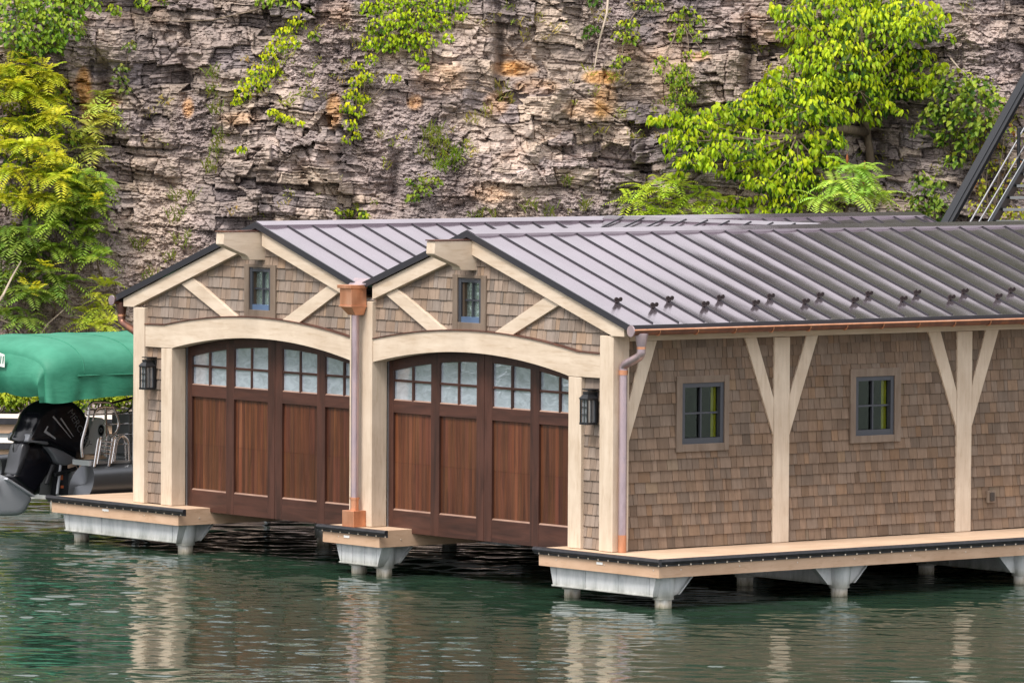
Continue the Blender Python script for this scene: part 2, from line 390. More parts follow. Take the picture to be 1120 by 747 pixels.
def make_cliff():
    s = np.concatenate([grid_axis(-620, -200, -8, -7, 2.4)[:-1], np.arange(-6, 1126, .98), grid_axis(1127, 1129, 1640, 2100, 2.4)]); tt = np.concatenate([np.arange(452, -14, -.84), -14 - np.cumsum(np.linspace(1, 38, 42))])
    Sg, T = np.meshgrid(s, tt, indexing='ij'); u = (Sg - 560) / 59.5; z = 7.235 - .01681 * T + .0001 * np.clip(Sg - 560, -600, 600)
    sm = np.clip((u - 7.2) / 2.6, 0, 1); sm = sm * sm * (3 - 2 * sm)     # unseen top raised at the right to block sky from the roof's reflection
    z = np.where(T < -14, 7.47 + (z - 7.47) * (.72 + .75 * sm), z)
    g = lambda lst, i: sum(e[4] * np.exp(-(((Sg - e[0]) / e[2]) ** 2 + ((T - e[1]) / e[3]) ** 2)) for e in lst)
    scree = np.clip(sum(np.exp(-(((Sg - e[0]) / e[2]) ** 2 + ((T - e[1]) / e[3]) ** 2) ** 1.5) for e in SCREE) * 1.25 + .5 * fbm(u * 1.2, z * 1.2, 5, 4) - .15, 0, 1)
    n = .9 - .26 * (z + .6) + .55 * fbm(u * .28, z * .22, 1, 4) + .42 * fbm(u * .9, z * .7, 2, 4) + .42 * fbm(u * 1.15 + .3 * z, z * .22, 9, 3)
    n += g(BULGE, 0) * .8 - g(GULLY, 0)
    foot = np.clip((.7 - z) / 1.2, 0, 1); n += foot * 1.1
    # strata
    zw = z + .035 * u + .30 * fbm(u * .2, z * .2, 31, 3) + .07 * fbm(u * 1.3, z * .9, 32, 3)
    for k, sc_ in enumerate((.55, 1.3, 2.6)):   # small faults: blocks slipped against each other
        qx = np.floor(u * sc_ + .9 * fbm(u * .8, z * .8, 34 + k, 3) * (1 + k * .5)); qz = np.floor(z * sc_ * .8 + .7 * fbm(u * .9, z * .9, 37 + k, 3) + 5)
        zw = zw + (_hash(qx, qz, 38 + k) - .5) * (.34, .2, .1)[k]
    rs = np.random.RandomState(3)
    def strata(th0, th1, cell0, cell1, seed, sharp):
        b = np.cumsum(rs.uniform(th0, th1, 2000)) - 12.; b = b[b < 26]
        i = np.clip(np.searchsorted(b, zw) - 1, 0, len(b) - 2); lo = b[i]; hi = b[i + 1]; fr = (zw - lo) / (hi - lo)
        L = rs.uniform(cell0, cell1, len(b))[i]; off = rs.rand(len(b))[i] * 9
        uu = u + .12 * fbm(u * 2.2, zw * 2.6, seed + 3, 3)
        cx = uu / L + off; cell = np.floor(cx); fx = cx - cell
        h1 = _hash(i, i * 0, seed); h2 = _hash(i, cell, seed + 1); h3 = _hash(i, cell, seed + 2)
        d = np.minimum(fr, 1 - fr) * (hi - lo); dj = np.minimum(fx, 1 - fx) * L
        crev = np.exp(-(d / sharp) ** 2); joint = np.exp(-(dj / (sharp * 1.1)) ** 2)
        return h1, h2, h3, crev, joint, fr
    a = strata(.14, .5, .4, 1.9, 100, .016); b_ = strata(.05, .19, .14, .7, 200, .010); c3 = strata(.025, .07, .07, .35, 300, .007)
    hard = (1 - .66 * scree) * np.clip(1.05 + .5 * fbm(u * .5, z * .5, 41, 3), .35, 1.4)
    n += hard * ((a[0] - .5) * .14 + (a[1] - .5) * .36 - a[3] * .05 * (a[2] > .3) - a[4] * .07 * (a[2] > .55))
    n += hard * ((b_[0] - .5) * .07 + (b_[1] - .5) * .13 - b_[3] * .028 * (b_[2] > .3) - b_[4] * .02 + (b_[5] - .5) * -.02)
    n += hard * ((c3[1] - .5) * .045 - c3[3] * .010)
    n += .10 * fbm(u * 3, z * 3, 51, 4) + .05 * fbm(u * 11, z * 14, 52, 3)
    for k, (q_, am) in enumerate(((5, .09), (9, .07), (17, .05), (31, .03))):   # loose angular chips on the scree
        xa = u * q_ + .8 * fbm(u * q_ * .7, z * q_ * .7, 140 + k, 2); za = z * q_ * 1.5 + .8 * fbm(u * q_ * .7, z * q_ * .7, 150 + k, 2); ia, ja = np.floor(xa), np.floor(za)
        n += scree * am * (_hash(ia, ja, 160 + k) - .5 + (xa - ia - .5) * (_hash(ia, ja, 170 + k) - .5) + (za - ja - .5) * (_hash(ia, ja, 180 + k) - .8))
    n += scree * .10 * fbm(u * 2, z * 2, 53, 4)
    # diagonal fractures
    for k, (dx, dz, f0) in enumerate([(1, .55, .75), (1, -.9, .5), (1, 1.9, .42)]):
        q = (u * dx + z * dz) * f0 + .35 * fbm(u * .6, z * .6, 60 + k, 3); fr = abs(q - np.round(q)) / f0
        n -= hard * .05 * np.exp(-(fr / .03) ** 2) * np.clip(fbm(u * .5, z * .5, 65 + k, 2) * 3 + .3, 0, 1)
        n += hard * .12 * (_hash(np.round(q - .5), np.round(q - .5) * 0, 70 + k) - .5)
    # colour
    base = np.array([.36, .29, .265]); tan = np.array([.50, .395, .30]); grey = np.array([.25, .218, .228]); dark = np.array([.09, .078, .08])
    mixv = lambda A, B, f: A + (B - A) * f[..., None]
    C = np.broadcast_to(base, n.shape + (3,)).copy()
    C = mixv(C, tan, np.clip((a[2] - .45) * 1.6, 0, 1) * .8); C = mixv(C, grey, np.clip((.42 - a[2]) * 2.2, 0, 1) * .75)
    C *= (.72 + .56 * b_[2])[..., None]; C *= (1 + .32 * fbm(u * .45, z * .5, 91, 3))[..., None]; C *= (.84 + .32 * c3[2])[..., None]
    C = mixv(C, np.array([.40, .325, .305]) * (.8 + .4 * vn(u * 9, z * 12, 81))[..., None], scree * .85)
    patch = np.clip(fbm(u * .6, z * .6, 82, 4) * 1.8, -1, 1); C = mixv(C, grey * .8, np.clip(patch, 0, 1) * .5); C = mixv(C, tan, np.clip(-patch - .1, 0, 1) * .45)
    cr = np.clip(hard * (a[3] * .8 + a[4] * .5 * (a[2] > .45) + b_[3] * .55 + b_[4] * .4 + c3[3] * .25), 0, 1); C = mixv(C, dark, cr * .38)  # crack shadows put into the rock colour
    mo = np.clip(fbm(u * 1.3, z * .8, 86, 4) * 2.4 - .75, 0, 1); C = mixv(C, dark, mo * .25)
    rr = np.clip(sum(e[4] * np.clip(1.3 - (((Sg - e[0]) / e[2]) ** 2 + ((T - e[1]) / e[3]) ** 2), 0, 1) for e in RUST) * (1. + .7 * fbm(u * 3, z * 3, 83, 3)), 0, 1)
    C = mixv(C, np.array([.60, .32, .11]) * (.75 + .5 * vn(u * 6, z * 9, 84))[..., None], rr * .85)
    rs2 = np.clip(fbm(u * .9, z * 1.6, 85, 4) * 2.2 - .85, 0, 1); C = mixv(C, np.array([.42, .25, .14]), rs2 * .5)
    gul = np.clip(-fbm(u * 1.15 + .3 * z, z * .22, 9, 3) * 2.2 - .25, 0, 1); C = mixv(C, np.array([.15, .125, .13]), gul * .45)  # recessed grooves shaded by a darker colour
    gr = np.clip(fbm(u * .8, z * .8, 87, 4) * 2 - .8, 0, 1) * scree; C = mixv(C, np.array([.16, .17, .05]), gr * .5)
    C = mixv(C, np.array([.062, .068, .045]) * (.5 + vn(u * 3, z * 3, 88))[..., None], np.clip((z - 8.6) / 1.5, 0, 1) * .9)   # unseen top tinted dark green to darken its reflection in roof and water
    P = np.stack([CO.x + CU.x * u + CN.x * n, CO.y + CU.y * u + CN.y * n, z], -1)
    grid_object('cliff', P, M['rock'], np.clip(C, 0, 1), smooth=False)
    return s, tt, n
CS, CT, CNN = make_cliff()
_ct = CT[::-1]
def surf(s, t):
    i = int(np.clip(np.searchsorted(CS, s), 0, len(CS) - 1)); j = len(CT) - 1 - int(np.clip(np.searchsorted(_ct, t), 0, len(CT) - 1))
    a = CNN[max(i - 6, 0):i + 7, max(j - 6, 0):j + 7]; return float(a.mean()) + .06
def face_pt(s, t, off=0.): return site(su(s), surf(s, t) + off, sz(s, t))

# lake shore strip and land behind the cliff
g = MB()
sh = [(-300, -60), (-40, 2.2), (-12, 2.6), (-8, 2.9), (-3, 2.0), (0, 1.8), (12, 1.6), (40, 2), (300, -60)]
for (u0, n0), (u1, n1) in zip(sh[:-1], sh[1:]):
    g.face([site(u0, n0 + .9, WZ - .4), site(u1, n1 + .9, WZ - .4), site(u1, n1 - .3, -.25), site(u0, n0 - .3, -.25)])
    g.face([site(u0, n0 - .3, -.25), site(u1, n1 - .3, -.25), site(u1, -3.5, .1), site(u0, -3.5, .1)])
g.build('shore', M['boulder'], kind='structure')
g = MB()
for u0, u1 in ((-900, -10), (-10, 10), (10, 900)):
    zt = 16.5 if u0 < 10 else 26.  # raised at right with the unseen cliff top that blocks the reflected sky
    g.face([site(u0, -3.6, zt), site(u1, -3.6, zt), site(u1, -900, zt + 5), site(u0, -900, zt + 5)])
    if u0 != -10: g.face([site(u0, -3.4, -1), site(u1, -3.4, -1), site(u1, -3.6, zt), site(u0, -3.6, zt)])
g.build('hillside', M['rock'], kind='structure')
for f in bpy.data.objects['hillside'].data.attributes['tint'].data: f.color = (.06, .08, .03, 1)

# ------------------------------------------------------------------ boathouse
W = 5.2; SL = .332; RX = -2.907; RZ = 3.914; LX = -10.4 - RX; YB = 14.5; YL = 11.9
EX = .348; EZL = RZ - SL * (EX - RX); VZ = RZ - SL * (RX + W)
def roofz(x): return RZ - SL * min(abs(x - RX), abs(x - LX))
BH = thing('boathouse', 'twin gabled boathouse with brown shingle walls, cream timbers and dark metal roof', 'boathouse', (-5.2, 5, 0))
MIR = lambda x: -10.4 - x
SH_F = (.275, .22, .185); SH_S = (.205, .152, .117)  # same shingle in two tones: lit front, shaded side
def shingles(mb, a0, a1, z0, z1, top, put, col, e=.142, holes=()):
    k = 0
    while z0 + k * e < z1:
        zb = z0 + k * e + rnd(-.002, .002); a = a0 - rnd(0, .1)
        while a < a1:
            wd = rnd(.075, .2) if random.random() < .8 else rnd(.05, .09)
            x0 = max(a, a0); x1 = min(a + wd - .006, a1); a += wd
            if x1 - x0 < .012: continue
            spans = [(zb + rnd(-.003, .003), zb + e + .016)]
            segs = [(x0, x1, spans)]
            for (h0, h1, g0, g1) in holes:
                out = []
                for (xa, xb, sp) in segs:
                    if xb <= h0 or xa >= h1 or all(q <= g0 or p >= g1 for p, q in sp): out.append((xa, xb, sp)); continue
                    if xa < h0: out.append((xa, h0, sp))
                    if xb > h1: out.append((h1, xb, sp))
                    ns = []
                    for (p, q) in sp:
                        if p < g0: ns.append((p, min(q, g0)))
                        if q > g1: ns.append((max(p, g1), q))
                    if ns: out.append((max(xa, h0), min(xb, h1), ns))
                segs = out
            v = rnd(.82, 1.14); wv = rnd(-.05, .06); hue = random.random()
            cc = (col[0] * v * (1 + wv + (.06 if hue > .88 else 0)), col[1] * v, col[2] * v * (1 - wv - (.08 if hue > .86 else 0)))
            if hue < .07: cc = tuple(q * .78 for q in cc)
            th = .019 + rnd(0, .006)
            for (x0, x1, p, q) in [(xa, xb, p, q) for xa, xb, sp in segs for p, q in sp]:
                t0, t1 = top(x0), top(x1)
                if p > min(t0, t1) - .01: 
                    if p > max(t0, t1) - .02: continue
                q0, q1 = min(q, t0), min(q, t1)
                if q0 <= p or q1 <= p: 
                    q0 = max(q0, p + .004); q1 = max(q1, p + .004)
                V = [put(x0, th, p), put(x1, th, p), put(x1, 0, p), put(x0, 0, p), put(x0, .003, q0), put(x1, .003, q1), put(x1, 0, q1), put(x0, 0, q0)]
                mb.mesh(V, [(0, 1, 5, 4), (1, 2, 6, 5), (3, 0, 4, 7)], cc); mb.face([V[3], V[2], V[1], V[0]], tuple(.25 * q for q in cc))  # bottom face darkened: the course shadow line is put into the colour
        k += 1
SWX = -.045   # side wall plane
FWY = .08    # front wall plane
WIN1 = (1.04, 1.905, 1.21, 2.16); WIN2 = (3.95, 4.82, 1.22, 2.175)
# side wall
mb = MB(); sholes = [(w_[0] + .03, w_[1] - .03, w_[2] + .03, w_[3] - .03) for w_ in (WIN1, WIN2)]
for (p0, p1) in ((.1, 2.75), (2.85, 5.9), (5.98, 9.2), (9.3, YB)):
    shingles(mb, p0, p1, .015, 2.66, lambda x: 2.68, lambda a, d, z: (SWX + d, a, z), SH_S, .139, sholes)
for (y0, y1, zz0, zz1) in [(.1, 1.12, 0, 2.7), (1.83, 4.03, 0, 2.7), (4.73, YB, 0, 2.7), (1.12, 1.83, 0, 1.29), (1.12, 1.83, 2.08, 2.7), (4.03, 4.73, 0, 1.3), (4.03, 4.73, 2.08, 2.7)]:
    mb.box(SWX - .1, SWX - .002, y0, y1, zz0, zz1, (.1, .075, .055))
wall_side = mb.build('shingle_wall', M['shingle'], BH)
# front wall: gable fields above the beams and narrow strips beside the doors
mb = MB(); pf = lambda a, d, z: (a, FWY - d, z); tp = lambda x: roofz(x) - .06
for (x0, x1, wx) in ((-5.0, -.2, RX), (-10.2, -5.4, LX)):
    hole = [(wx - .32, wx + .25, 2.68, 3.30)]
    shingles(mb, x0, x1, 2.42, 3.9, tp, pf, SH_F, .15, hole)
    xs = [x0, wx - .2, wx, wx + .22, x1]
    mb.prism([(x0, 2.4), (x0, tp(x0)), (wx - .2, tp(wx - .2)), (wx - .2, 2.4)], FWY + .002, FWY + .1, 'y', (.1, .075, .055))
    mb.prism([(wx + .22, 2.4), (wx + .22, tp(wx + .22)), (x1, tp(x1)), (x1, 2.4)], FWY + .002, FWY + .1, 'y', (.1, .075, .055))
    mb.prism([(wx - .2, 3.3), (wx - .2, tp(wx - .2)), (wx, tp(wx)), (wx + .22, tp(wx + .22)), (wx + .22, 3.3)], FWY + .002, FWY + .1, 'y', (.1, .075, .055))
    mb.box(wx - .2, wx + .22, FWY + .002, FWY + .1, 2.4, 2.75, (.1, .075, .055))
for (x0, x1) in ((-.66, -.25), (MIR(-.25), MIR(-.66))):
    shingles(mb, x0, x1, .015, 2.2, lambda x: 2.2, pf, SH_F, .142)
    mb.box(x0, x1, FWY + .002, FWY + .1, 0, 2.2, (.1, .075, .055))
mb.build('shingle_wall', M['shingle'], BH)
# left, rear walls and dark lining
mb = MB()
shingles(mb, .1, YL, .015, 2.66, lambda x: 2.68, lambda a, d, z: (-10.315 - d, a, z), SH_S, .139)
mb.box(-10.31, -10.2, .1, YL, 0, 2.7, (.1, .075, .055))
mb.build('shingle_wall', M['shingle'], BH)
mb = MB(); mb.prism([(-10.2, -.1), (-.2, -.1), (-.2, 2.7), (RX, 3.85), (-W, 3.05), (LX, 3.85), (-10.2, 2.7)], YL - .4, YL - .3, 'y')
mb.prism([(-5.2, -.1), (-.2, -.1), (-.2, 2.7), (RX, 3.85), (-W, 3.05)], YB - .4, YB - .3, 'y')
mb.build('rear_wall', M['trim'], BH)
mb = MB(); mb.box(-10.1, -.25, 9.5, 9.6, -.6, 2.6); mb.box(-2.4, -2.3, .5, 9.4, 0, 2.6); mb.build('interior_partition', M['interior'], BH)
b = MB(); b.box(-10.1, -.25, .36, 9.4, 2.58, 2.62); b.build('ceiling_light_block', M['interior'], BH)  # unseen dark sheet added to cut bright stripes in the water below the doors

# posts
def post(x0, x1, y0, y1, z0, z1, m='post'):
    b = MB(); b.box(x0, x1, y0, y1, z0, z1); return b.build('post', M[m], BH, bevel=.008)
post(-.265, 0, 0, .262, .004, 2.69); post(MIR(0), MIR(-.265), 0, .262, .004, 2.69)
post(-4.957 - .486, -4.957, 0, .25, .004, 2.95)
for a, b_ in ((-.9, -.645), (MIR(-.645), MIR(-.9))): post(a, b_, .015, .25, .004, 2.152)
for y0 in (2.65, 5.80, 9.05): post(SWX - .06, 0, y0, y0 + .262, .004, 2.615)
# arch beams with copper flashing
def arch_pts(xa, xb, zl, zm, n=24): return [(xa + (xb - xa) * i / n, zl + (zm - zl) * (1 - (2 * i / n - 1) ** 2)) for i in range(n + 1)]
ARC_B = lambda x: 2.16 + .207 * (1 - ((x + 2.93) / 2.03) ** 2)
for mir in (0, 1):
    f = (lambda p: (MIR(p[0]), p[1])) if mir else (lambda p: p)
    bot = [(-.268, 2.158), (-.905, 2.158)] + [(x, ARC_B(x)) for x in np.linspace(-.95, -4.95, 28)] + [(-4.955, 2.158)]
    top = [(-4.955, 2.46)] + [(x, 2.46 + .183 * (1 - ((x + 2.82) / 2.13) ** 2)) for x in np.linspace(-4.93, -.72, 28)] + [(-.268, 2.456)]
    b = MB(); b.prism([f(p) for p in bot + top], .014, .24, 'y'); ab = b.build('arch_beam', M['beam'], BH, bevel=.006)
    b = MB()
    for p, q in zip(top[:-1], top[1:]):
        p, q = f(p), f(q)
        if p[0] > q[0]: p, q = q, p
        b.hexa([(p[0], -.004, p[1] + .002), (q[0], -.004, q[1] + .002), (q[0], FWY - .02, q[1] + .002), (p[0], FWY - .02, p[1] + .002),
                (p[0], -.004, p[1] + .014), (q[0], -.004, q[1] + .014), (q[0], FWY - .02, q[1] + .02), (p[0], FWY - .02, p[1] + .02)])
    b.build('flashing', M['darkcopper'], ab)
# rake beams, ridge beams, gable braces
def rake(xa, xb, tail=False):
    b = MB(); za, zb = roofz(xa), roofz(xb)
    poly = [(xa, za - .075), (xb, zb - .075), (xb, zb - .19 if tail else zb - .262), (xa, za - .275)]
    if tail:
        d = .26 if xb > xa else -.26
        poly = [(xa, za - .075), (xb, zb - .075), (xb, zb - .185), (xb - d, zb - .185), (xb - d * 1.001, roofz(xb - d) - .262), (xa, za - .275)]
    b.prism(poly, -.012, .105, 'y'); return b.build('rake_beam', M['beam'], BH, bevel=.006)
rake(RX + .07, .222, True); rake(LX - .07, -10.622, True); rake(RX - .1, -4.945); rake(LX + .1, MIR(-4.945))
for rx in (RX, LX):
    prof = [(-.612, 3.80), (0.1, 3.797), (0.1, 3.417), (-.186, 3.424), (-.215, 3.47), (-.27, 3.50), (-.36, 3.53), (-.60, 3.622), (-.625, 3.64)]
    b = MB(); b.prism(prof, rx - .1, rx + .072, 'x'); rb = b.build('ridge_beam', M['sidebeam'], BH, bevel=.008)
    b = MB(); b.box(rx - .108, rx + .08, -.63, -.03, 3.803, 3.818); b.build('flashing', M['darkcopper'], rb)
for mir in (0, 1):
    f = (lambda p: (MIR(p[0]), p[1])) if mir else (lambda p: p)
    for poly in ([(-4.70, 3.05), (-4.47, 3.14), (-3.42, 2.635), (-3.80, 2.61)], [(-1.38, 3.13), (-1.10, 3.04), (-2.07, 2.615), (-2.42, 2.642)]):
        b = MB(); b.prism([f(p) for p in poly], .022, .10, 'y'); b.build('brace', M['beam'], BH, bevel=.005)
# eave beam, soffit and side braces
b = MB(); b.box(SWX - .06, .012, .264, YB - .1, 2.622, 2.74); b.build('eave_beam', M['sidebeam'], BH)
b = MB()
b.box(.0, .30, .12, YB - .1, 2.745, 2.765); b.build('soffit', M['sidebeam'], BH)
b = MB(); b.box(-10.7, -10.4, .12, YL - .1, 2.745, 2.765); b.build('soffit', M['sidebeam'], BH)
for poly in ([(.504, 2.62), (.712, 2.62), (.266, 1.365), (.264, 1.86)], [(2.16, 2.62), (2.352, 2.62), (2.647, 1.84), (2.647, 1.365)], [(3.195, 2.62), (3.39, 2.62), (2.915, 1.365), (2.915, 1.87)],
             [(5.293, 2.62), (5.505, 2.62), (5.797, 1.84), (5.797, 1.365)], [(6.306, 2.62), (6.535, 2.62), (6.065, 1.365), (6.065, 1.9)], [(8.55, 2.62), (8.75, 2.62), (9.047, 1.84), (9.047, 1.365)]):
    b = MB(); b.prism(poly, SWX + .002, -.006, 'x'); b.build('brace', M['post'], BH, bevel=.005)

# windows
def window(kind, lo, hi, z0, z1, s0, s1, q0, q1, wallc, out):
    """trim box lo..hi,z0..z1 with sash s0..s1,q0..q1; P maps (along, outward, z)"""
    if kind == 'side': P = lambda a, d, z: (wallc + d, a, z)
    else: P = lambda a, d, z: (a, wallc - d, z)
    def bx(mb, a0, a1, d0, d1, zz0, zz1, t=(.5, .5, .5), m=0):
        p = [P(a0, d0, zz0), P(a1, d0, zz0), P(a1, d1, zz0), P(a0, d1, zz0), P(a0, d0, zz1), P(a1, d0, zz1), P(a1, d1, zz1), P(a0, d1, zz1)]
        mb.hexa(p, t, m)
    b = MB(); e = .012
    bx(b, lo, s0 - e, 0, .042, z0, z1); bx(b, s1 + e, hi, 0, .042, z0, z1)
    bx(b, s0 - e, s1 + e, 0, .039, q1 + e, z1); bx(b, s0 - e, s1 + e, 0, .039, z0, q0 - e)
    wdw = b.build('window', M['trim'], BH, bevel=.004)
    b = MB(); f = .055
    for (a0, a1, c0, c1) in ((s0 - e, s0 + f * .8, q0 - e, q1 + e), (s1 - f * .8, s1 + e, q0 - e, q1 + e)): bx(b, a0, a1, -.07, .022, c0, c1)
    for (a0, a1, c0, c1, m) in ((s0 + f * .8, s1 - f * .8, q1 - f * .8, q1 + e, 0), (s0 + f * .8, s1 - f * .8, q0 - e, q0 + f * 1.1, 1 if kind != 'side' else 0)): bx(b, a0, a1, -.07, .019, c0, c1, m=m)
    mid = (s0 + s1) / 2; mz = (q0 + q1) / 2
    bx(b, mid - .011, mid + .011, -.045, -.012, q0 + f * 1.1, q1 - f * .8); bx(b, s0 + f * .8, s1 - f * .8, -.043, -.014, mz - .011, mz + .011)
    b.build('window_frame', [M['winframe'], M['winblue']], wdw)
    b = MB(); bx(b, s0 + f * .8, s1 - f * .8, -.05, -.046, q0 + f * .9, q1 - f * .8); b.build('glass_pane', M['clearglass'] if kind == 'side' else M['gableglass'], wdw)
    if kind == 'side':
        b = MB(); n = 6; a0, a1 = s1 - .125, s1 + .01
        for i in range(n):
            x0, x1 = a0 + (a1 - a0) * i / n, a0 + (a1 - a0) * (i + 1) / n; d0, d1 = (-.06, -.072) if i % 2 else (-.072, -.06)
            b.face([P(x0, d0, q0), P(x1, d1, q0), P(x1, d1, q1), P(x0, d0, q1)])
        b.build('curtain', M['curtain'], wdw)
window('side', *WIN1, 1.145, 1.815, 1.318, 2.06, SWX, 1); window('side', *WIN2, 4.055, 4.70, 1.325, 2.06, SWX, 1)
window('front', RX - .40, RX + .29, 2.63, 3.36, RX - .285, RX + .175, 2.76, 3.305, FWY, 1)
window('front', LX - .37, LX + .34, 2.63, 3.36, LX - .25, LX + .21, 2.76, 3.305, FWY, 1)

# garage doors
GL = [(-4.849, -4.045), (-3.868, -3.087), (-2.765, -1.983), (-1.805, -1.0)]
DY = .27
def garage_door(shift):
    x = lambda a: a + shift
    b = MB(); L, Rr = -4.945, -.905
    edges = [L] + [q for g_ in GL for q in g_] + [Rr]
    for i in range(0, 10, 2):
        a0, a1 = edges[i], edges[i + 1]; n = 4
        if i == 4:   # meeting stiles with a groove
            for c0, c1 in ((a0, -2.93), (-2.922, a1)): b.box(x(c0), x(c1), DY, DY + .07, -.06, 2.44)
        else: b.box(x(a0), x(a1), DY, DY + .07, -.06, 2.42)
    for (a0, a1) in GL:
        b.box(x(a0), x(a1), DY + .002, DY + .07, -.06, .225, m=1); b.box(x(a0), x(a1), DY + .002, DY + .07, 1.50, 1.662, m=1)
        xs = np.linspace(a0, a1, 7)
        for p, q in zip(xs[:-1], xs[1:]):
            b.hexa([(x(p), DY + .002, ARC_B(p) - .135), (x(q), DY + .002, ARC_B(q) - .135), (x(q), DY + .07, ARC_B(q) - .135), (x(p), DY + .07, ARC_B(p) - .135),
                    (x(p), DY + .002, 2.45), (x(q), DY + .002, 2.45), (x(q), DY + .07, 2.45), (x(p), DY + .07, 2.45)], m=1)
        mid = (a0 + a1) / 2; tz = ARC_B(mid) - .14
        b.box(x(mid - .017), x(mid + .017), DY + .008, DY + .05, 1.662, tz); b.box(x(a0), x(a1), DY + .011, DY + .048, 1.905, 1.937, m=1)
    door = b.build('garage_door', [M['stile'], M['rail']], BH, bevel=.004)
    for (a0, a1) in GL:
        b = MB(); n = 11; wd = (a1 - a0) / n; hue = rnd(.85, 1.2)
        vs = [hue * random.choice((.80, .88, .95, 1, 1, 1.06, 1.3)) for _ in range(n)]
        for sec, (z0, z1) in enumerate(((.225, .847), (.850, 1.5))):
            for i in range(n):
                v = vs[i] * (1 if sec else .95); tc = (v, v * rnd(.9, 1.08), v * rnd(.85, 1.1))
                p, q = a0 + i * wd, a0 + (i + 1) * wd
                # tongue-and-groove plank with chamfered edges
                b.face([(x(p + .006), DY + .034, z0), (x(q - .006), DY + .034, z0), (x(q - .006), DY + .034, z1), (x(p + .006), DY + .034, z1)], tc)
                b.face([(x(p), DY + .038, z0), (x(p + .006), DY + .034, z0), (x(p + .006), DY + .034, z1), (x(p), DY + .038, z1)], tuple(.8 * k for k in tc))
                b.face([(x(q - .006), DY + .034, z0), (x(q), DY + .038, z0), (x(q), DY + .038, z1), (x(q - .006), DY + .034, z1)], tuple(.8 * k for k in tc))
        b.box(x(a0), x(a1), DY + .046, DY + .06, .22, 1.5, (.5, .5, .5))
        pn = b.build('wood_panel', M['panel'], door)
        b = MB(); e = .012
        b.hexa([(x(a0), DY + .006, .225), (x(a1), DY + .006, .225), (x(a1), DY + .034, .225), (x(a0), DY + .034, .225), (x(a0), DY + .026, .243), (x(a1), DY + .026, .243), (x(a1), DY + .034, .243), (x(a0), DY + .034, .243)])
        b.build('sill_highlight_bead', M['bead'], door); b = MB()
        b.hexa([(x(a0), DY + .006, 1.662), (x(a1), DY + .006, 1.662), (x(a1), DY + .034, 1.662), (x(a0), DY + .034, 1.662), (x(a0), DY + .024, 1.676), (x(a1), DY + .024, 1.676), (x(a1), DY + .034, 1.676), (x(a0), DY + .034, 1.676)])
        b.build('sill_highlight_bead', M['bead'], door)
        b = MB(); tilt = rnd(-.004, .004)
        tz0, tz1 = ARC_B(a0) - .12, ARC_B(a1) - .12; mid = (a0 + a1) / 2
        for p, q in ((a0, mid), (mid, a1)):
            zm = 1.92
            for (za, zp, zq) in ((1.66, zm, zm), (zm, ARC_B(p) - .12, ARC_B(q) - .12)):   # each light of glass sits at its own slight angle
                e1, e2, e3 = rnd(-.006, .006), rnd(-.006, .006), rnd(-.005, .005)
                b.face([(x(p), DY + .034 + e1, za), (x(q), DY + .034 + e2, za), (x(q), DY + .034 + e2 + e3, zq), (x(p), DY + .034 + e1 + e3, zp)])
        b.build('glass_pane', M['doorglass'], door)
garage_door(0); garage_door(-4.54)
b = MB(); b.box(-4.952, -4.947, .255, .3, .0, 2.2); b.box(-4.958, -4.90, .345, .355, -.06, 2.2); b.box(-4.957, -4.947, .30, .34, 0, 2.3); b.build('door_track', M['alu'], BH)
b = MB(); b.box(-9.496, -9.491, .255, .3, 0, 2.2); b.box(-9.50, -9.44, .345, .355, -.06, 2.2); b.box(-9.497, -9.487, .301, .341, 0, 2.3); b.build('door_track', M['alu'], BH)

# roof
def pitch(mb, xr, xe, y0, y1, clip=None):
    """one slope with slightly dished pans between the standing seams"""
    sgn = 1 if xe > xr else -1; pan = .42; k = 0; th = .03
    n = int(math.ceil((y1 - y0) / pan)); M_ = 8
    xs = np.linspace(xr, xe, 9)
    V = []; F_ = []
    ys = []; dz = []
    for k in range(n):
        for i in range(M_ + (k == n - 1)):
            yy = y0 + (k + i / M_) * pan
            if yy > y1: yy = y1
            ys.append(yy); dz.append(-.010 * math.sin(PI * i / M_) ** 1.0 * (1 + .25 * math.sin(k * 2.3)))
    rr = np.random.RandomState(int(abs(xe * 100)))
    for j, xx in enumerate(xs):
        for i, (yy, d) in enumerate(zip(ys, dz)): V.append((xx, yy, RZ - SL * abs(xx - xr) + d * (1 if 0 < j < 8 else .4)))
    m = len(ys)
    for j in range(8):
        for i in range(m - 1):
            q = (j * m + i, (j + 1) * m + i, (j + 1) * m + i + 1, j * m + i + 1)
            F_.append(q if sgn > 0 else q[::-1])
    mb.mesh(V, F_)
roof_mb = MB()
pitch(roof_mb, RX, EX, -.03, YB); pitch(roof_mb, RX, -W, -.03, YL); pitch(roof_mb, LX, -W, -.03, YL); pitch(roof_mb, LX, -10.4 - EX, -.03, YL)
pitch(roof_mb, RX, -6.0, YL + .001, YB)
roof = roof_mb.build('roof', M['roof'], BH, smooth=True, angle=30)
b = MB()
def seam(xr, xe, y, x_start=None, x_end=None):
    sgn = 1 if xe > xr else -1; a = xr + sgn * .07 if x_start is None else x_start; e = xe - sgn * .05 if x_end is None else x_end
    za, ze = RZ - SL * abs(a - xr), RZ - SL * abs(e - xr); h = .017; wd = .0048
    p = [(a, y - wd, za - .005), (a, y + wd, za - .005), (e, y + wd, ze - .005), (e, y - wd, ze - .005), (a, y - wd, za + h), (a, y + wd, za + h), (e, y + wd, ze + h), (e, y - wd, ze + h)]
    if sgn > 0: p = [p[3], p[2], p[1], p[0], p[7], p[6], p[5], p[4]]
    b.hexa(p)
YS = 6.0   # saddle between the two ridges
def saddle_x(xr, sgn, y):
    d = abs(y - YS); return None if d >= (W + RX) * -1 + 4.6 else xr + sgn * d
k = 1
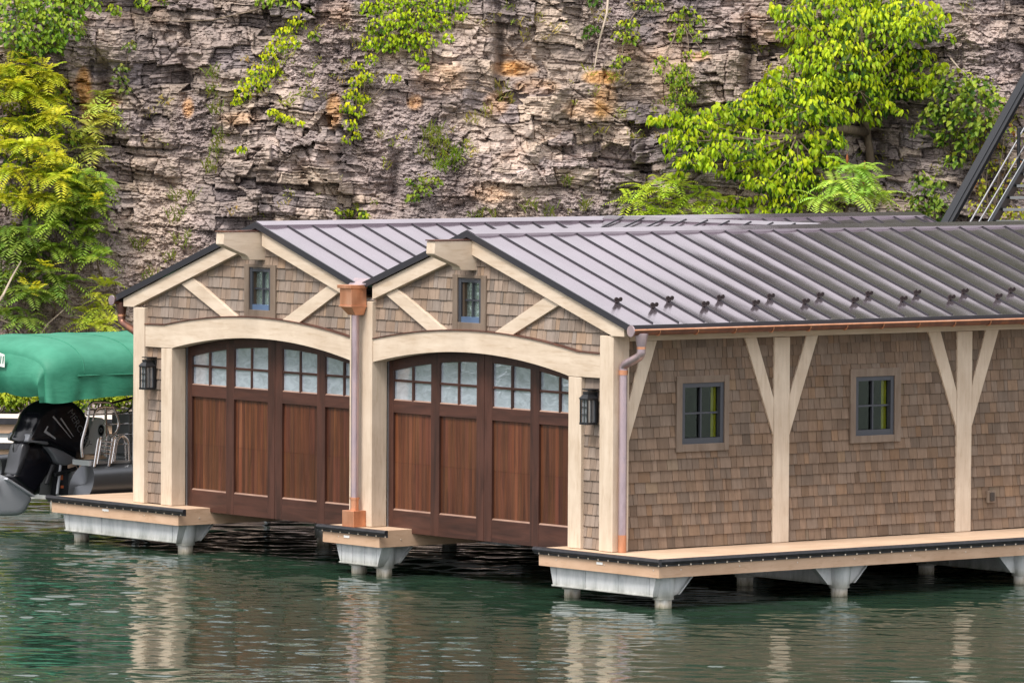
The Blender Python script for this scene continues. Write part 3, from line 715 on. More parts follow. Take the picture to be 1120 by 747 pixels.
while .01 + .42 * k - .02 < YB:
    y = -.03 + .42 * k
    seam(RX, EX, y)
    if y < YL:
        d = abs(y - YS)   # the saddle covers the slopes below its valley line
        lim = min(d, 2.293)
        if lim > .15: seam(RX, -W, y, None, RX - lim if lim < 2.29 else None); seam(LX, -W, y, None, LX + lim if lim < 2.29 else None)
        seam(LX, -10.4 - EX, y)
    k += 1
b.build('roof_seams', M['roofdark'], roof)
b = MB()  # saddle (cricket) roof
dS = 2.293; z0 = .012
Lp, Rp = (LX + .0, YS, RZ + z0), (RX - .0, YS, RZ + z0); Vf, Vb = (-W, YS - dS, VZ + z0), (-W, YS + dS, VZ + z0)
b.face([Lp, Vf, Rp]); b.face([Rp, Vb, Lp])
for i in range(1, 10):
    xx = LX + i * .455; d = min(xx - LX, RX - xx)
    for sg in (-1, 1):
        if d > .2: b.tube([(xx, YS + sg * .05, RZ + z0 + .012), (xx, YS + sg * d, RZ - SL * d + z0 + .012)], .014, 4, m=1)
b.build('roof_saddle', [M['roof'], M['roofdark']], roof)
b = MB()
def cap(p, q, n1, n2, wdt=.15, h=.026):
    # folded ridge cap from p to q, wings along n1 / n2 (horizontal unit vectors), dropping with the pitch
    p, q = Vector(p), Vector(q); up = Vector((0, 0, h))
    for nn in (n1, n2):
        d = Vector((nn[0] * wdt, nn[1] * wdt, -SL * wdt))
        b.face([p + up, q + up, q + d + up, p + d + up] if (q - p).cross(d).z > 0 else [p + up, p + d + up, q + d + up, q + up])
        b.face([p + d + up, q + d + up, q + d - up * .3, p + d - up * .3])
    for e, o in ((p, -1), (q, 1)):
        dd1 = Vector((n1[0] * wdt, n1[1] * wdt, -SL * wdt)); dd2 = Vector((n2[0] * wdt, n2[1] * wdt, -SL * wdt))
        b.face([e + up, e + dd1 + up, e + dd1, e - Vector((0, 0, .0)), e + dd2, e + dd2 + up])
cap((RX, -.034, RZ), (RX, YB, RZ), (1, 0), (-1, 0)); cap((LX, -.034, RZ), (LX, YL, RZ), (1, 0), (-1, 0)); cap((LX + .05, YS, RZ + .012), (RX - .05, YS, RZ + .012), (0, 1), (0, -1), .13)
b.build('ridge_cap', M['roof'], roof)
b = MB()   # dark edge flashing along gables and eaves
def edge(xa, xb, y0, y1, drop=.085):
    za, zb = roofz(xa), roofz(xb); b.prism([(xa, za + .016), (xb, zb + .016), (xb, zb + .016 - drop), (xa, za + .016 - drop)], y0, y1, 'y')
edge(RX, EX + .012, -.05, -.031); edge(LX, -10.4 - EX - .012, -.05, -.031); edge(RX, -W + .09, -.05, -.031); edge(LX, -W - .09, -.05, -.031)
edge(LX, -10.4 - EX, YL + .002, YL + .03); edge(LX, -W, YL + .002, YL + .03); edge(RX, EX, YB + .002, YB + .03)
b.box(EX + .001, EX + .014, -.05, YB, EZL - .075, EZL + .006); b.box(-10.4 - EX - .014, -10.4 - EX - .001, -.05, YL, EZL - .075, EZL + .006)
b.build('edge_flashing', M['roofdark'], roof)
b = MB(); b.hexa([(-W - .1, -.15, VZ - .02), (-W + .1, -.15, VZ - .02), (-W + .25, .1, VZ + .03), (-W - .25, .1, VZ + .03), (-W - .1, -.15, VZ + .0), (-W + .1, -.15, VZ + .0), (-W + .28, .1, VZ + .09), (-W - .28, .1, VZ + .09)])
b.build('valley_spout', M['agedcopper'], roof)
# snow guards: a clamp and two small discs, copied along every second seam
b = MB(); x0, y0 = -.40, .39; zz = roofz(x0)
b.box(x0 - .022, x0 + .022, y0 - .018, y0 + .018, zz + .004, zz + .045)
for dy in (-.034, .034): b.tube([(x0 + .012, y0 + dy, zz + .048), (x0 + .028, y0 + dy, zz + .045)], .028, 12)
b.tube([(x0 + .018, y0 - .06, zz + .052), (x0 + .018, y0 + .06, zz + .052)], .010, 6)
sg0 = b.build('snow_guard', M['guard'], roof, origin=(x0 - BH.location.x, y0 - 5, zz))
for k in range(1, 26):
    y = -.03 + .42 * (k + 1); xx = -.40 if k % 2 == 0 else -.20
    if y < YB: part_copy(sg0, roof, (xx - BH.location.x, y - 5, roofz(xx)))

# gutters, downspouts, leader box
def gutter(sgn, y1):
    gx = EX + .075; r = .066; X = lambda v: v if sgn > 0 else -10.4 - v
    b = MB(); zc = EZL - .055; n = 8
    for i in range(n):
        a0, a1 = PI + PI * i / n, PI + PI * (i + 1) / n
        p = [(X(gx + r * math.cos(a)), zc + r * math.sin(a)) for a in (a0, a1)]
        b.face([(p[0][0], -.06, p[0][1]), (p[0][0], y1, p[0][1]), (p[1][0], y1, p[1][1]), (p[1][0], -.06, p[1][1])])
    g_ = b.build('gutter', M['darkcopper'], BH, smooth=True)
    b = MB(); b.tube([(X(gx + r), -.06, zc + .004), (X(gx + r), y1, zc + .004)], .013, 8)
    b.build('gutter_bead', M['copper'], g_)
    b = MB(); y = .35
    b.tube([(X(gx + (r + .004) * math.cos(PI + PI * i / 8)), y, zc + (r + .004) * math.sin(PI + PI * i / 8)) for i in range(9)], .009, 5)
    st0 = b.build('gutter_strap', M['copper'], g_)
    k = 1
    while y + .62 * k < y1: part_copy(st0, g_, (0, .62 * k, 0)); k += 1
    b = MB(); b.tube([(X(gx), -.075, zc - .008), (X(gx), -.058, zc - .008)], .07, 20); b.build('gutter_end', M['agedcopper'], g_)
gutter(1, YB); gutter(-1, YL)
def curve(pts, n=6):
    P = [Vector(p) for p in pts]; out = [P[0]]
    for i in range(1, len(P) - 1):
        a, c = P[i] + (P[i - 1] - P[i]) * min(.5, .09 / (P[i - 1] - P[i]).length), P[i] + (P[i + 1] - P[i]) * min(.5, .09 / (P[i + 1] - P[i]).length)
        for k in range(n + 1): t_ = k / n; out.append((1 - t_) ** 2 * a + 2 * t_ * (1 - t_) * P[i] + t_ * t_ * c)
    out.append(P[-1]); return out
for sgn in (1, -1):
    X = lambda v: v if sgn > 0 else -10.4 - v
    b = MB(); b.tube(curve([(X(.423), .10, 2.56), (X(.423), .10, 2.46), (X(.058), .115, 2.33), (X(.058), .115, 2.24)]), .055, 14)
    b.tube([(X(.423), .10, 2.74), (X(.423), .10, 2.72), (X(.423), .10, 2.56)], [.085, .085, .054], 14)
    ds = b.build('downspout', M['agedcopper'] if sgn > 0 else M['darkcopper'], BH, smooth=True, angle=40)
    b = MB(); b.tube([(X(.058), .115, 2.24), (X(.058), .115, .03)], .052, 14); b.build('pipe', M['agedcopper'], ds, smooth=True, angle=40)
    b = MB(); b.tube([(X(.058), .115, 2.21), (X(.058), .115, 2.27)], .059, 14); b.tube([(X(.423), .10, 2.545), (X(.423), .10, 2.575)], .058, 14)
    b.tube([(X(.058), .115, .004), (X(.058), .115, .22)], .0535, 14); b.build('collar', M['copper'], ds, smooth=True, angle=40)
LBX = -5.19
b = MB()
def frus(x, w0, d0, z0, w1, d1, z1, m=0):
    b.hexa([(x - w0, -.012 - 2 * d0, z0), (x + w0, -.012 - 2 * d0, z0), (x + w0, -.012, z0), (x - w0, -.012, z0), (x - w1, -.012 - 2 * d1, z1), (x + w1, -.012 - 2 * d1, z1), (x + w1, -.012, z1), (x - w1, -.012, z1)], m=m)
frus(LBX, .125, .125, 2.90, .125, .125, 3.12); frus(LBX, .145, .14, 3.12, .145, .14, 3.165); frus(LBX, .135, .13, 2.875, .135, .13, 2.90); frus(LBX, .075, .075, 2.77, .125, .12, 2.875)
lb = b.build('leader_box', M['copper'], BH, bevel=.004)
b = MB(); px, py = LBX, -.10
b.tube([(px, py, 2.78), (px, py, .2)], .052, 14); ds = b.build('downspout', M['agedcopper'], BH, smooth=True, angle=40)
b = MB(); b.tube([(px, py, .21), (px, py, .36)], .056, 14); b.tube([(px, py, .36), (px, py, .385)], .066, 14); b.build('collar', M['copper'], ds, smooth=True, angle=40)
b = MB(); b.box(px - .125, px + .125, py - .11, py + .095, .004, .215); b.build('pipe_base', M['copper'], ds, bevel=.006)

# wall lanterns
def lantern(xc):
    b = MB(); y1 = FWY - .02
    b.box(xc - .06, xc + .06, y1 - .022, y1, 1.60, 1.98)
    ln = b.build('wall_lantern', M['black'], BH, bevel=.004)
    yc = y1 - .115; h = .068
    b = MB()
    for sx in (-1, 1):
        for sy in (-1, 1): b.box(xc + sx * h - .009, xc + sx * h + .009, yc + sy * h - .009, yc + sy * h + .009, 1.60, 1.885)
    b.box(xc - h - .012, xc + h + .012, yc - h - .012, yc + h + .012, 1.575, 1.603); b.box(xc - h - .012, xc + h + .012, yc - h - .012, yc + h + .012, 1.882, 1.90)
    for zz in (1.70, 1.79):
        for sy in (-1, 1): b.box(xc - h + .009, xc + h - .009, yc + sy * h - .004, yc + sy * h + .004, zz, zz + .008)
    for a in (0,):
        for sy in (-1, 1): b.box(xc + a * h - .004, xc + a * h + .004, yc + sy * h - .003, yc + sy * h + .003, 1.603, 1.882)
        b.box(xc + h - .003, xc + h + .003, yc + a * h - .004, yc + a * h + .004, 1.603, 1.882)
    v = h + .02; p = [(xc - v, yc - v, 1.90), (xc + v, yc - v, 1.90), (xc + v, yc + v, 1.90), (xc - v, yc + v, 1.90)]; k = .045
    b.hexa(p + [(xc - k, yc - k, 1.955), (xc + k, yc - k, 1.955), (xc + k, yc + k, 1.955), (xc - k, yc + k, 1.955)])
    b.box(xc - .05, xc + .05, yc - .05, yc + .05, 1.956, 1.985); b.box(xc - .012, xc + .012, yc, y1, 1.99, 2.005)
    b.box(xc - .10, xc + .07, yc - .02, y1 + .002, 2.007, 2.02)
    b.build('lantern_cage', M['black'], ln)
    b = MB(); q = h - .012; b.box(xc - q, xc + q, yc - q, yc + q, 1.604, 1.881); b.build('lantern_glass', M['lampglass'], ln)
M['lampglass'] = glass('lantern_glass', (.22, .23, .25), (.8, .85, .9), .35, .1)
lantern(-.415); lantern(MIR(-.415))
b = MB(); b.box(SWX + .02, SWX + .055, 6.35, 6.49, .36, .52); b.box(SWX + .056, SWX + .075, 6.385, 6.455, .385, .495, m=1)
b.build('outlet_box', [M['trim'], M['dim']], BH, bevel=.004)

# ------------------------------------------------------------------ dock under and around the boathouse
DK = thing('floating_dock', 'tan decked dock with black bumper edge on white piles under the boathouse', 'dock', (-5.2, 5, WZ))
FY = -.26; DX = 1.22; FING = [(-1.13, DX), (-5.67, -4.44), (-12.0, -8.95)]
b = MB()
def decking(x0, x1, y0, y1, along='x'):
    a = y0; wd = .14
    while a < y1 - .01:
        e = min(a + wd - .004, y1); v = rnd(.93, 1.05); b.box(x0, x1, a, e, -.03, 0, (v, v, v)); a += wd
for (x0, x1), y1 in zip(FING, (YB, 9.0, YL + .6)): decking(x0 + .01, x1 - .01, FY + .012, y1)
decking(-8.95, -5.68, 9.01, YL + .6); decking(-4.43, -1.14, 9.01, YB)
b.build('deck_boards', M['deck'], DK)
def fascia_run(p, q, th=.04):
    b = MB(); p, q = Vector((*p, 0)), Vector((*q, 0)); d = (q - p).normalized(); nn = Vector((-d.y, d.x, 0)) * th  # inward = left of direction
    V = [p, q, q + nn, p + nn]; b.hexa([v + Vector((0, 0, -.222)) for v in V] + [v + Vector((0, 0, -.002)) for v in V])
    # round bolt heads
    L = (q - p).length; k = .35
    while k < L: 
        c = p + d * k - nn * .02; b.tube([c + Vector((0, 0, -.13)), c - nn * .12 + Vector((0, 0, -.13))], .011, 6, m=1); k += .95
    return b.build('fascia_board', [M['fascia'], M['rivet']], DK, bevel=.003)
def bumper_run(p, q, ext0=0., ext1=0.):
    b = MB(); p, q = Vector((*p, 0)), Vector((*q, 0)); d = (q - p).normalized(); out = Vector((d.y, -d.x, 0))
    a, e = p - d * ext0, q + d * ext1
    # D-section rail with a nailing flange
    sec = [(.0, .014), (.03, .016), (.052, .004), (.058, -.018), (.05, -.042), (.022, -.056), (.02, -.078), (.0, -.08)]
    V = []
    for c in (a, e):
        V.append([c + out * (o_ + .003) + Vector((0, 0, z_)) for o_, z_ in sec])
    b.loft(V)
    L = (e - a).length; k = .1
    while k < L: 
        c = a + d * k + Vector((0, 0, -.067)); b.tube([c + out * .02, c + out * .031], .0115, 6, m=1); k += .195
    return b.build('bumper', [M['rubber'], M['rivet']], DK)
for i, (x0, x1) in enumerate(FING):
    y1 = (YB, 9.0, YL + .6)[i]
    fascia_run((x0 + .002, FY), (x1 - .002, FY)); fascia_run((x1, FY + .002), (x1, y1)); fascia_run((x0, y1), (x0, FY + .002))
    if i == 0: bumper_run((x0, FY), (x1, FY), .06, .06); bumper_run((x1, FY), (x1, YB), .0, 0)
    else: bumper_run((x0, FY), (x1, FY), .07, .19)
fascia_run((-8.95, 9.0), (-5.67, 9.0)); fascia_run((-4.44, 9.0), (-1.13, 9.0))
b = MB(); b.box(.02, .14, FY - .006, FY - .001, -.128, -.098); b.build('tag_plate', M['white'], DK)
b = MB(); b.box(-5.2, -5.08, FY - .006, FY - .001, -.135, -.105); b.build('tag_plate', M['white'], DK)
b = MB(); b.box(-10.75, -10.6, FY - .006, FY - .001, -.128, -.098); b.build('tag_plate', M['white'], DK)
def cross_beam(x0, x1, y, depth=.25, tape=.07, face=.16):
    b = MB(); z0, z1 = -.224, -.224 - depth
    b.hexa([(x0 + tape, y, z1), (x1 - tape, y, z1), (x1 - tape, y + face, z1), (x0 + tape, y + face, z1), (x0, y, z0), (x1, y, z0), (x1, y + face, z0), (x0, y + face, z0)])
    b.box(x0 + tape - .02, x1 - tape + .02, y - .012, y - .001, z1 - .0, z1 + .022)
    for s_ in (.03, .33, .66, .97):
        xx = x0 + tape + (x1 - x0 - 2 * tape) * s_; b.box(xx - .006, xx + .006, y - .01, y - .001, z1 + .023, z0 - .003)
    return b.build('cross_beam', M['galv'], DK, bevel=.004)
def pile(x, y, gus=(1,), r=.105, gl=.36):
    b = MB(); b.tube([(x, y, -.26), (x, y, -3.2)], r, 18, m=0); pl = b.build('pile', M['pile'], DK, smooth=True, angle=40)
    b = MB(); b.tube([(x, y, -.226), (x, y, -.50)], [r + .05, r + .022], 18, caps=False)
    b.tube([(x, y, -.498), (x, y, -.512)], r + .028, 18)
    for s_ in gus:
        for dx in (0,):
            b.prism([(y + s_ * (r * .5), -.225), (y + s_ * (r + gl), -.225), (y + s_ * (r + gl * .35), -.46), (y + s_ * (r * .5), -.49)], x + dx - .006, x + dx + .006, 'x')
        b.prism([(y + s_ * (r + gl), -.225), (y + s_ * (r + gl - .02), -.225), (y + s_ * (r + gl * .35 - .02), -.46), (y + s_ * (r + gl * .35), -.46)], x - .045, x + .045, 'x')
    b.build('pile_sleeve', M['galv'], pl, smooth=True, angle=35)
cross_beam(-1.02, 1.06, -.17); pile(-.85, .06, (1,)); pile(.95, .04, (1,))
for y in (2.95, 6.1, 9.3): cross_beam(-2.6, .86, y - .1); pile(.93, y, (-1, 1)); pile(-.95, y + .05, (1,), gl=.3)
cross_beam(-5.5, -4.5, -.17, .26, .1); pile(-5.24, .02, (1,)); pile(-4.70, .02, (1,))
for y in (4.5, 8.0): cross_beam(-5.6, -4.5, y); pile(-4.72, y + .1, (1,)); pile(-9.2, y + .1, (1,)); cross_beam(-11.8, -9.0, y)
cross_beam(-11.85, -9.06, -.17); pile(-11.7, .04, (1,)); pile(-9.2, .04, (1,)); pile(-9.2, 2.4, (1,)); pile(-2.5, 4.4, (1,))
cross_beam(-4.6, -1.6, 2.9, .2); cross_beam(-9.2, -5.4, 2.9, .2)

# ------------------------------------------------------------------ other docks at the left
def far_dock(u0, u1, y, label, n0):
    # fingers run across, seen at the left margin
    p0, p1 = n0
    D = thing('dock', label, 'dock', (p0.x, p0.y, WZ), 'dock fingers beyond the boat')
    d = (p1 - p0).normalized(); nn = Vector((d.y, -d.x, 0)); back = -nn * 1.5
    def slab(name, o0, o1, z0, z1, m, e=0.):
        b = MB(); A, B = p0 - d * e, p1 + d * e
        V = [A + nn * o1, B + nn * o1, B + nn * o0, A + nn * o0]; b.hexa([v + Vector((0, 0, z0)) for v in V] + [v + Vector((0, 0, z1)) for v in V]); return b.build(name, m, D)
    slab('deck_boards', -1.5, -.01, -.03, 0, M['deckpale']); slab('fascia_board', -.04, 0, -.24, -.003, M['fascia']); slab('bumper', .003, .07, -.085, .015, M['rubber'], .05); slab('cross_beam', -.6, -.1, -.46, -.245, M['galv'], -.2)
    b = MB()
    for q in (p0 + d * .4, p1 - d * .4): b.tube([q - nn * .2 + Vector((0, 0, -.25)), q - nn * .2 + Vector((0, 0, -2.5))], .1, 10)
    b.build('pile', M['pile'], D)
M['deckpale'] = wood('sun_bleached_deck', (.6, .54, .48), (.74, .68, .62), (1, .1, 1), rough=.6, scale=6)
dd = Vector((CU.x, CU.y, 0)) + Vector((.06, -.05, 0)); dd.normalize()
for (c, L0, L1, lab) in ((Vector((-27.0, 9.9, 0)), 3.2, 2.2, 'farthest pale dock finger at left, nearest the shore rocks'), (Vector((-21.6, 6.1, 0)), 3., 1.2, 'middle pale dock finger behind the outboard cowling'), (Vector((-16.9, 2.75, 0)), 3., .7, 'nearest pale dock finger behind the propeller')):
    far_dock(0, 0, 0, lab, (c - dd * L0, c + dd * L1))

# ------------------------------------------------------------------ pontoon boat
BX = -13.6
BT = thing('pontoon_boat', 'silver pontoon boat with black outboard motor under the green canopy', 'boat', (BX, 4, .2))
for xx, nm in ((-12.43, 1), (-14.77, 1)):
    b = MB(); rings = []
    for (yy, r) in ((.52, .02), (.53, .29), (.60, .30), (1.22, .30), (1.24, .31), (1.30, .31), (1.32, .30), (6.0, .30), (6.6, .22), (6.9, .06)):
        rings.append([(xx + r * math.cos(a), yy + (.0 if yy > .6 else 0.10 * math.sin(a)), .10 + r * math.sin(a)) for a in np.linspace(0, 2 * PI, 28, endpoint=False)])
    b.loft([r[::-1] for r in rings]); b.build('pontoon', M['pontoon'], BT, smooth=True, angle=35)
b = MB(); b.box(-14.9, -12.3, 1.5, 6.6, .40, .46); b.box(-13.2, -12.6, 1.42, 1.5, .38, .455); b.box(-14.95, -12.26, .93, 6.6, .40, .50) if False else None
b.build('boat_deck', M['boatgrey'], BT, bevel=.01)
b = MB(); b.box(-12.75, -12.33, .66, 1.48, .39, .43); b.box(-12.75, -12.33, .6, .655, .37, .445, m=1); b.box(-12.7, -12.55, .68, 1.48, .33, .386, m=2); b.build('swim_platform', [M['boatgrey'], M['alu'], M['fascia']], BT)
# seat back with an oval badge
b = MB()
prof = [(.42, .50), (.40, .60), (.56, .98), (.62, 1.04), (.73, 1.04), (.79, 1.0), (.92, .66), (.98, .50)]
prof = [(y + .9, z - .08) for y, z in prof]; b.prism(prof, -13.85, -13.5, 'x'); st = b.build('stern_seat', M['seat'], BT, bevel=.02)
b = MB(); ring = [(-13.495, 1.60 + .052 * math.cos(a), .78 + .082 * math.sin(a)) for a in np.linspace(0, 2 * PI, 24, endpoint=False)]; b.face(ring, m=0)
b.tube([(-13.49, 1.60 + .054 * math.cos(a), .78 + .085 * math.sin(a)) for a in np.linspace(0, 2 * PI, 25)], .006, 5, m=1)
b.tube([(-13.49, 1.595 + .02 * math.cos(a), .785 + .03 * math.sin(a)) for a in np.linspace(0, 2 * PI, 13)], .006, 5, m=1)
b.build('badge', [M['black'], M['alu']], st)
b = MB(); b.box(-13.45, -13.0, 1.75, 2.4, .45, 1.04); b.build('side_console', M['boatgrey'], BT, bevel=.02)
b = MB(); b.box(-13.4, -12.5, 2.45, 3.6, .46, 1.25); b.build('covered_seat', M['boatdark'], BT, bevel=.05)
# railing
b = MB(); xr = -12.36
for zz in (.66, .80, .95, 1.09, 1.16): b.tube([(xr, .56 if zz > 1 else .86, zz), (xr, 4.8, zz - .0)], .011, 6)
for yy in (.90, 1.9, 3.2, 4.6): b.box(xr - .014, xr + .014, yy - .014, yy + .014, .49, 1.2)
b.tube(curve([(xr, .50, .5), (xr, .48, .68), (xr, .60, 1.04), (xr, .62, 1.27), (xr, .95, 1.26), (xr, 1.02, 1.22), (xr, 1.13, .98), (xr, 1.10, .84), (xr, .98, .76)]), .02, 8)
b.tube(curve([(xr + .04, .64, 1.0), (xr + .04, .70, 1.17), (xr + .04, .80, 1.20), (xr + .04, 1.0, 1.19)]), .013, 8)
for yy in (1.25, 1.6): b.tube([(xr, yy, 1.1), (xr, yy + .25, 1.33)], .012, 6, m=1)
b.tube([(xr, .98, 1.24), (xr, 1.6, 1.35), (xr, 2.4, 1.36)], .018, 6, m=1)
b.build('railing', [M['steel'], M['black']], BT, smooth=True, angle=40)
b = MB()
for yy, dy in ((.69, .07), (.935, .09)):
    b.tube(curve([(-12.28, yy - .04, .36), (-12.28, yy + .035, .77), (-12.28, yy + .085, .77), (-12.28, yy + .01, .40)]), .018, 8)
for k in range(4): b.tube([(-12.28, .73 + k * .005, .56 + k * .055), (-12.28, .98, .56 + k * .055 - .03)], .011, 6)
for o in (0, .08): b.tube(curve([(-12.3 - o, 1.0, .42), (-12.3 - o, 1.05, .72), (-12.3 - o, 1.14, .80), (-12.3 - o, 1.25, .72), (-12.3 - o, 1.26, .42)]), .016, 8)
b.build('boarding_ladder', M['steel'], BT, smooth=True, angle=40)
# outboard motor, tilted up; outlines in the (y, z) plane, swelling in x
OM = None
def blown(poly, hw, name, m, parent, inset=.6, smooth=True, mid=None):
    """side outline given thickness, rounded toward both flanks"""
    b = MB(); cx = sum(p[0] for p in poly) / len(poly); cz = sum(p[1] for p in poly) / len(poly)
    # resample outline smoothly
    P = [Vector((p[0], p[1], 0)) for p in poly]; n = len(P); R_ = []
    for i in range(n):
        p0, p1, p2, p3 = P[i - 1], P[i], P[(i + 1) % n], P[(i + 2) % n]
        for k in range(4):
            t_ = k / 4; R_.append(.5 * ((2 * p1) + (p2 - p0) * t_ + (2 * p0 - 5 * p1 + 4 * p2 - p3) * t_ ** 2 + (3 * p1 - 3 * p2 + p3 - p0) * t_ ** 3))
    rings = []
    for f in (-1, -.96, -.85, -.6, -.25, .25, .6, .85, .96, 1):
        sc = inset + (1 - inset) * math.sqrt(max(0, 1 - abs(f) ** 2.6))
        if abs(f) == 1: sc = inset * .92
        rings.append([(BX + hw * f, cx + (q.x - cx) * sc, cz + (q.y - cz) * sc) for q in R_])
    ar = sum(R_[i].x * R_[(i + 1) % len(R_)].y - R_[(i + 1) % len(R_)].x * R_[i].y for i in range(len(R_)))
    if ar < 0: rings = [r[::-1] for r in rings]
    b.loft(rings); return b.build(name, m, parent, smooth=True, angle=50)
cowl_poly = [(.88, 1.265), (1.07, 1.22), (1.26, 1.06), (1.355, .82), (1.325, .63), (1.2, .43), (1.09, .36), (.61, .60), (.22, .655), (.23, .75), (.33, .92), (.41, 1.08), (.56, 1.19), (.70, 1.24)]
OM = blown(cowl_poly, .27, 'outboard_motor', M['gloss'], BT, .80)
blown([(.225, .665), (.24, .74), (.28, .79), (.45, .76), (.60, .71), (.60, .61), (.4, .645)], .262, 'cowl_panel', M['cowlgrey'], OM, .86)
blown([(.22, .645), (.40, .63), (.61, .60), (.79, .37), (.62, .1), (.47, -.10), (.36, -.08), (.16, .07), (.06, .17), (.13, .25)], .15, 'midsection', M['gloss'], OM, .78)
blown([(.225, .64), (.36, .63), (.26, .4), (.16, .19), (.10, .2), (.13, .3)], .155, 'midsection_sheen', M['cowldark'], OM, .85)  # grey reflection on the glossy leg, drawn as a dark grey overlay
blown([(.60, .59), (.80, .55), (1.09, .42), (1.08, .345), (.92, .30), (.78, .34), (.70, .45)], .24, 'lower_cowl', M['cowlgrey'], OM, .85)
blown([(-.16, .20), (.03, .17), (.10, .10), (.43, -.12), (.42, -.22), (.29, -.37), (.0, -.385), (-.2, -.36), (-.32, -.2), (-.3, .02)], .09, 'gearcase', M['gear'], OM, .72)
b = MB(); b.box(BX - .16, BX + .16, .04, .40, -.02, .01) if False else b.hexa([(BX - .16, -.05, .14), (BX + .16, -.05, .14), (BX + .16, .42, -.13), (BX - .16, .42, -.13), (BX - .16, -.03, .165), (BX + .16, -.03, .165), (BX + .16, .44, -.105), (BX - .16, .44, -.105)])
b.build('cavitation_plate', M['gear'], OM, bevel=.006)
b = MB(); c0 = Vector((BX, -.20, -.06)); ax = Vector((0, -.84, -.55)).normalized() if False else Vector((0, -.75, .62)).normalized(); ex = Vector((1, 0, 0)); ey = ax.cross(ex)
b.tube([c0, c0 + ax * .12, c0 + ax * .2], [.06, .06, .03], 14)
for k in range(4):
    a = k * PI / 2 + .5; d1 = ex * math.cos(a) + ey * math.sin(a); d2 = ex * math.cos(a + .5) + ey * math.sin(a + .5); d3 = ex * math.cos(a + 1.1) + ey * math.sin(a + 1.1)
    b.face([c0 + ax * .02 + d1 * .05, c0 + ax * .03 + d1 * .16, c0 + ax * .06 + d2 * .19, c0 + ax * .10 + d3 * .16, c0 + ax * .11 + d3 * .05])
b.build('propeller', M['prop'], OM)
b = MB(); b.hexa([(BX - .14, .70, -.12), (BX + .14, .70, -.12), (BX + .14, 1.02, -.12), (BX - .14, 1.02, -.12), (BX - .14, .78, .34), (BX + .14, .78, .34), (BX + .14, 1.0, .34), (BX - .14, 1.0, .34)])
b.tube([(BX + .16, .62, .05), (BX + .16, .74, .32)], .035, 8); b.tube([(BX + .17, .80, -.1), (BX + .17, .86, .33)], .022, 8, m=1); b.tube([(BX + .2, .74, .18), (BX + .2, 1.1, .26)], .03, 8)
b.box(BX + .141, BX + .145, .86, .92, .10, .17, m=2); b.box(BX + .141, BX + .145, .88, .93, -.02, .02, m=2)
b.build('mounting_bracket', [M['black'], M['gear'], M['orange']], OM, bevel=.008)
b = MB(); b.hexa([(BX - .3, 1.02, -.14), (BX + .3, 1.02, -.14), (BX + .3, 1.34, -.14), (BX - .3, 1.34, -.14), (BX - .3, 1.02, .22), (BX + .3, 1.02, .22), (BX + .3, 1.24, .22), (BX - .3, 1.24, .22)]); b.box(BX - .5, BX + .5, 1.25, 1.6, .0, .45, m=1); b.build('transom_bracket', [M['alu'], M['fascia']], BT, bevel=.01)
b = MB(); b.tube(curve([(BX + .15, 1.12, .42), (BX + .2, 1.2, .2), (BX + .2, 1.3, .1), (BX + .2, 1.4, .3)]), .03, 8); b.build('control_cable', M['black'], OM)
# silver stripes and lettering on the cowling flank
fx = BX + .272
b = MB()
for (p, q) in (((.66, 1.02), (.97, .70)), ((.79, .99), (1.01, .72))):
    dv = Vector((q[0] - p[0], q[1] - p[1], 0)).normalized(); nv = Vector((-dv.y, dv.x, 0)) * .013
    b.face([(fx, p[0] - nv.x, p[1] - nv.y), (fx, q[0] - nv.x * .3, q[1] - nv.y * .3), (fx, q[0] + nv.x * .3, q[1] + nv.y * .3), (fx, p[0] + nv.x, p[1] + nv.y)])
b.face([(fx, .50, .80), (fx, .70, .69), (fx, .705, .712), (fx, .545, .82), (fx, .58, .88), (fx, .56, .885)])
b.build('cowl_stripe', M['gear'], OM)
tcur = bpy.data.curves.new('lettering', 'FONT'); tcur.body = 'MERCURY'; tcur.size = .14; tcur.align_x = 'CENTER'; tcur.align_y = 'CENTER'; tcur.space_character = 1.02; tcur.extrude = .002
tob = bpy.data.objects.new('tmp', tcur); COL.objects.link(tob); bpy.context.view_layer.update()
tme = bpy.data.meshes.new_from_object(tob.evaluated_get(bpy.context.evaluated_depsgraph_get())); COL.objects.unlink(tob); bpy.data.objects.remove(tob)
ang = math.atan2(-.46, .30); dv = Vector((0, math.cos(ang), math.sin(ang))); nv = Vector((0, -math.sin(ang), math.cos(ang))); cc = Vector((fx + .002, 1.115, .83))
b = MB(); b.mesh([cc + dv * v.co.x + nv * v.co.y + Vector((v.co.z, 0, 0)) for v in tme.vertices], [tuple(p.vertices) for p in tme.polygons]); b.build('lettering', M['letter'], OM)

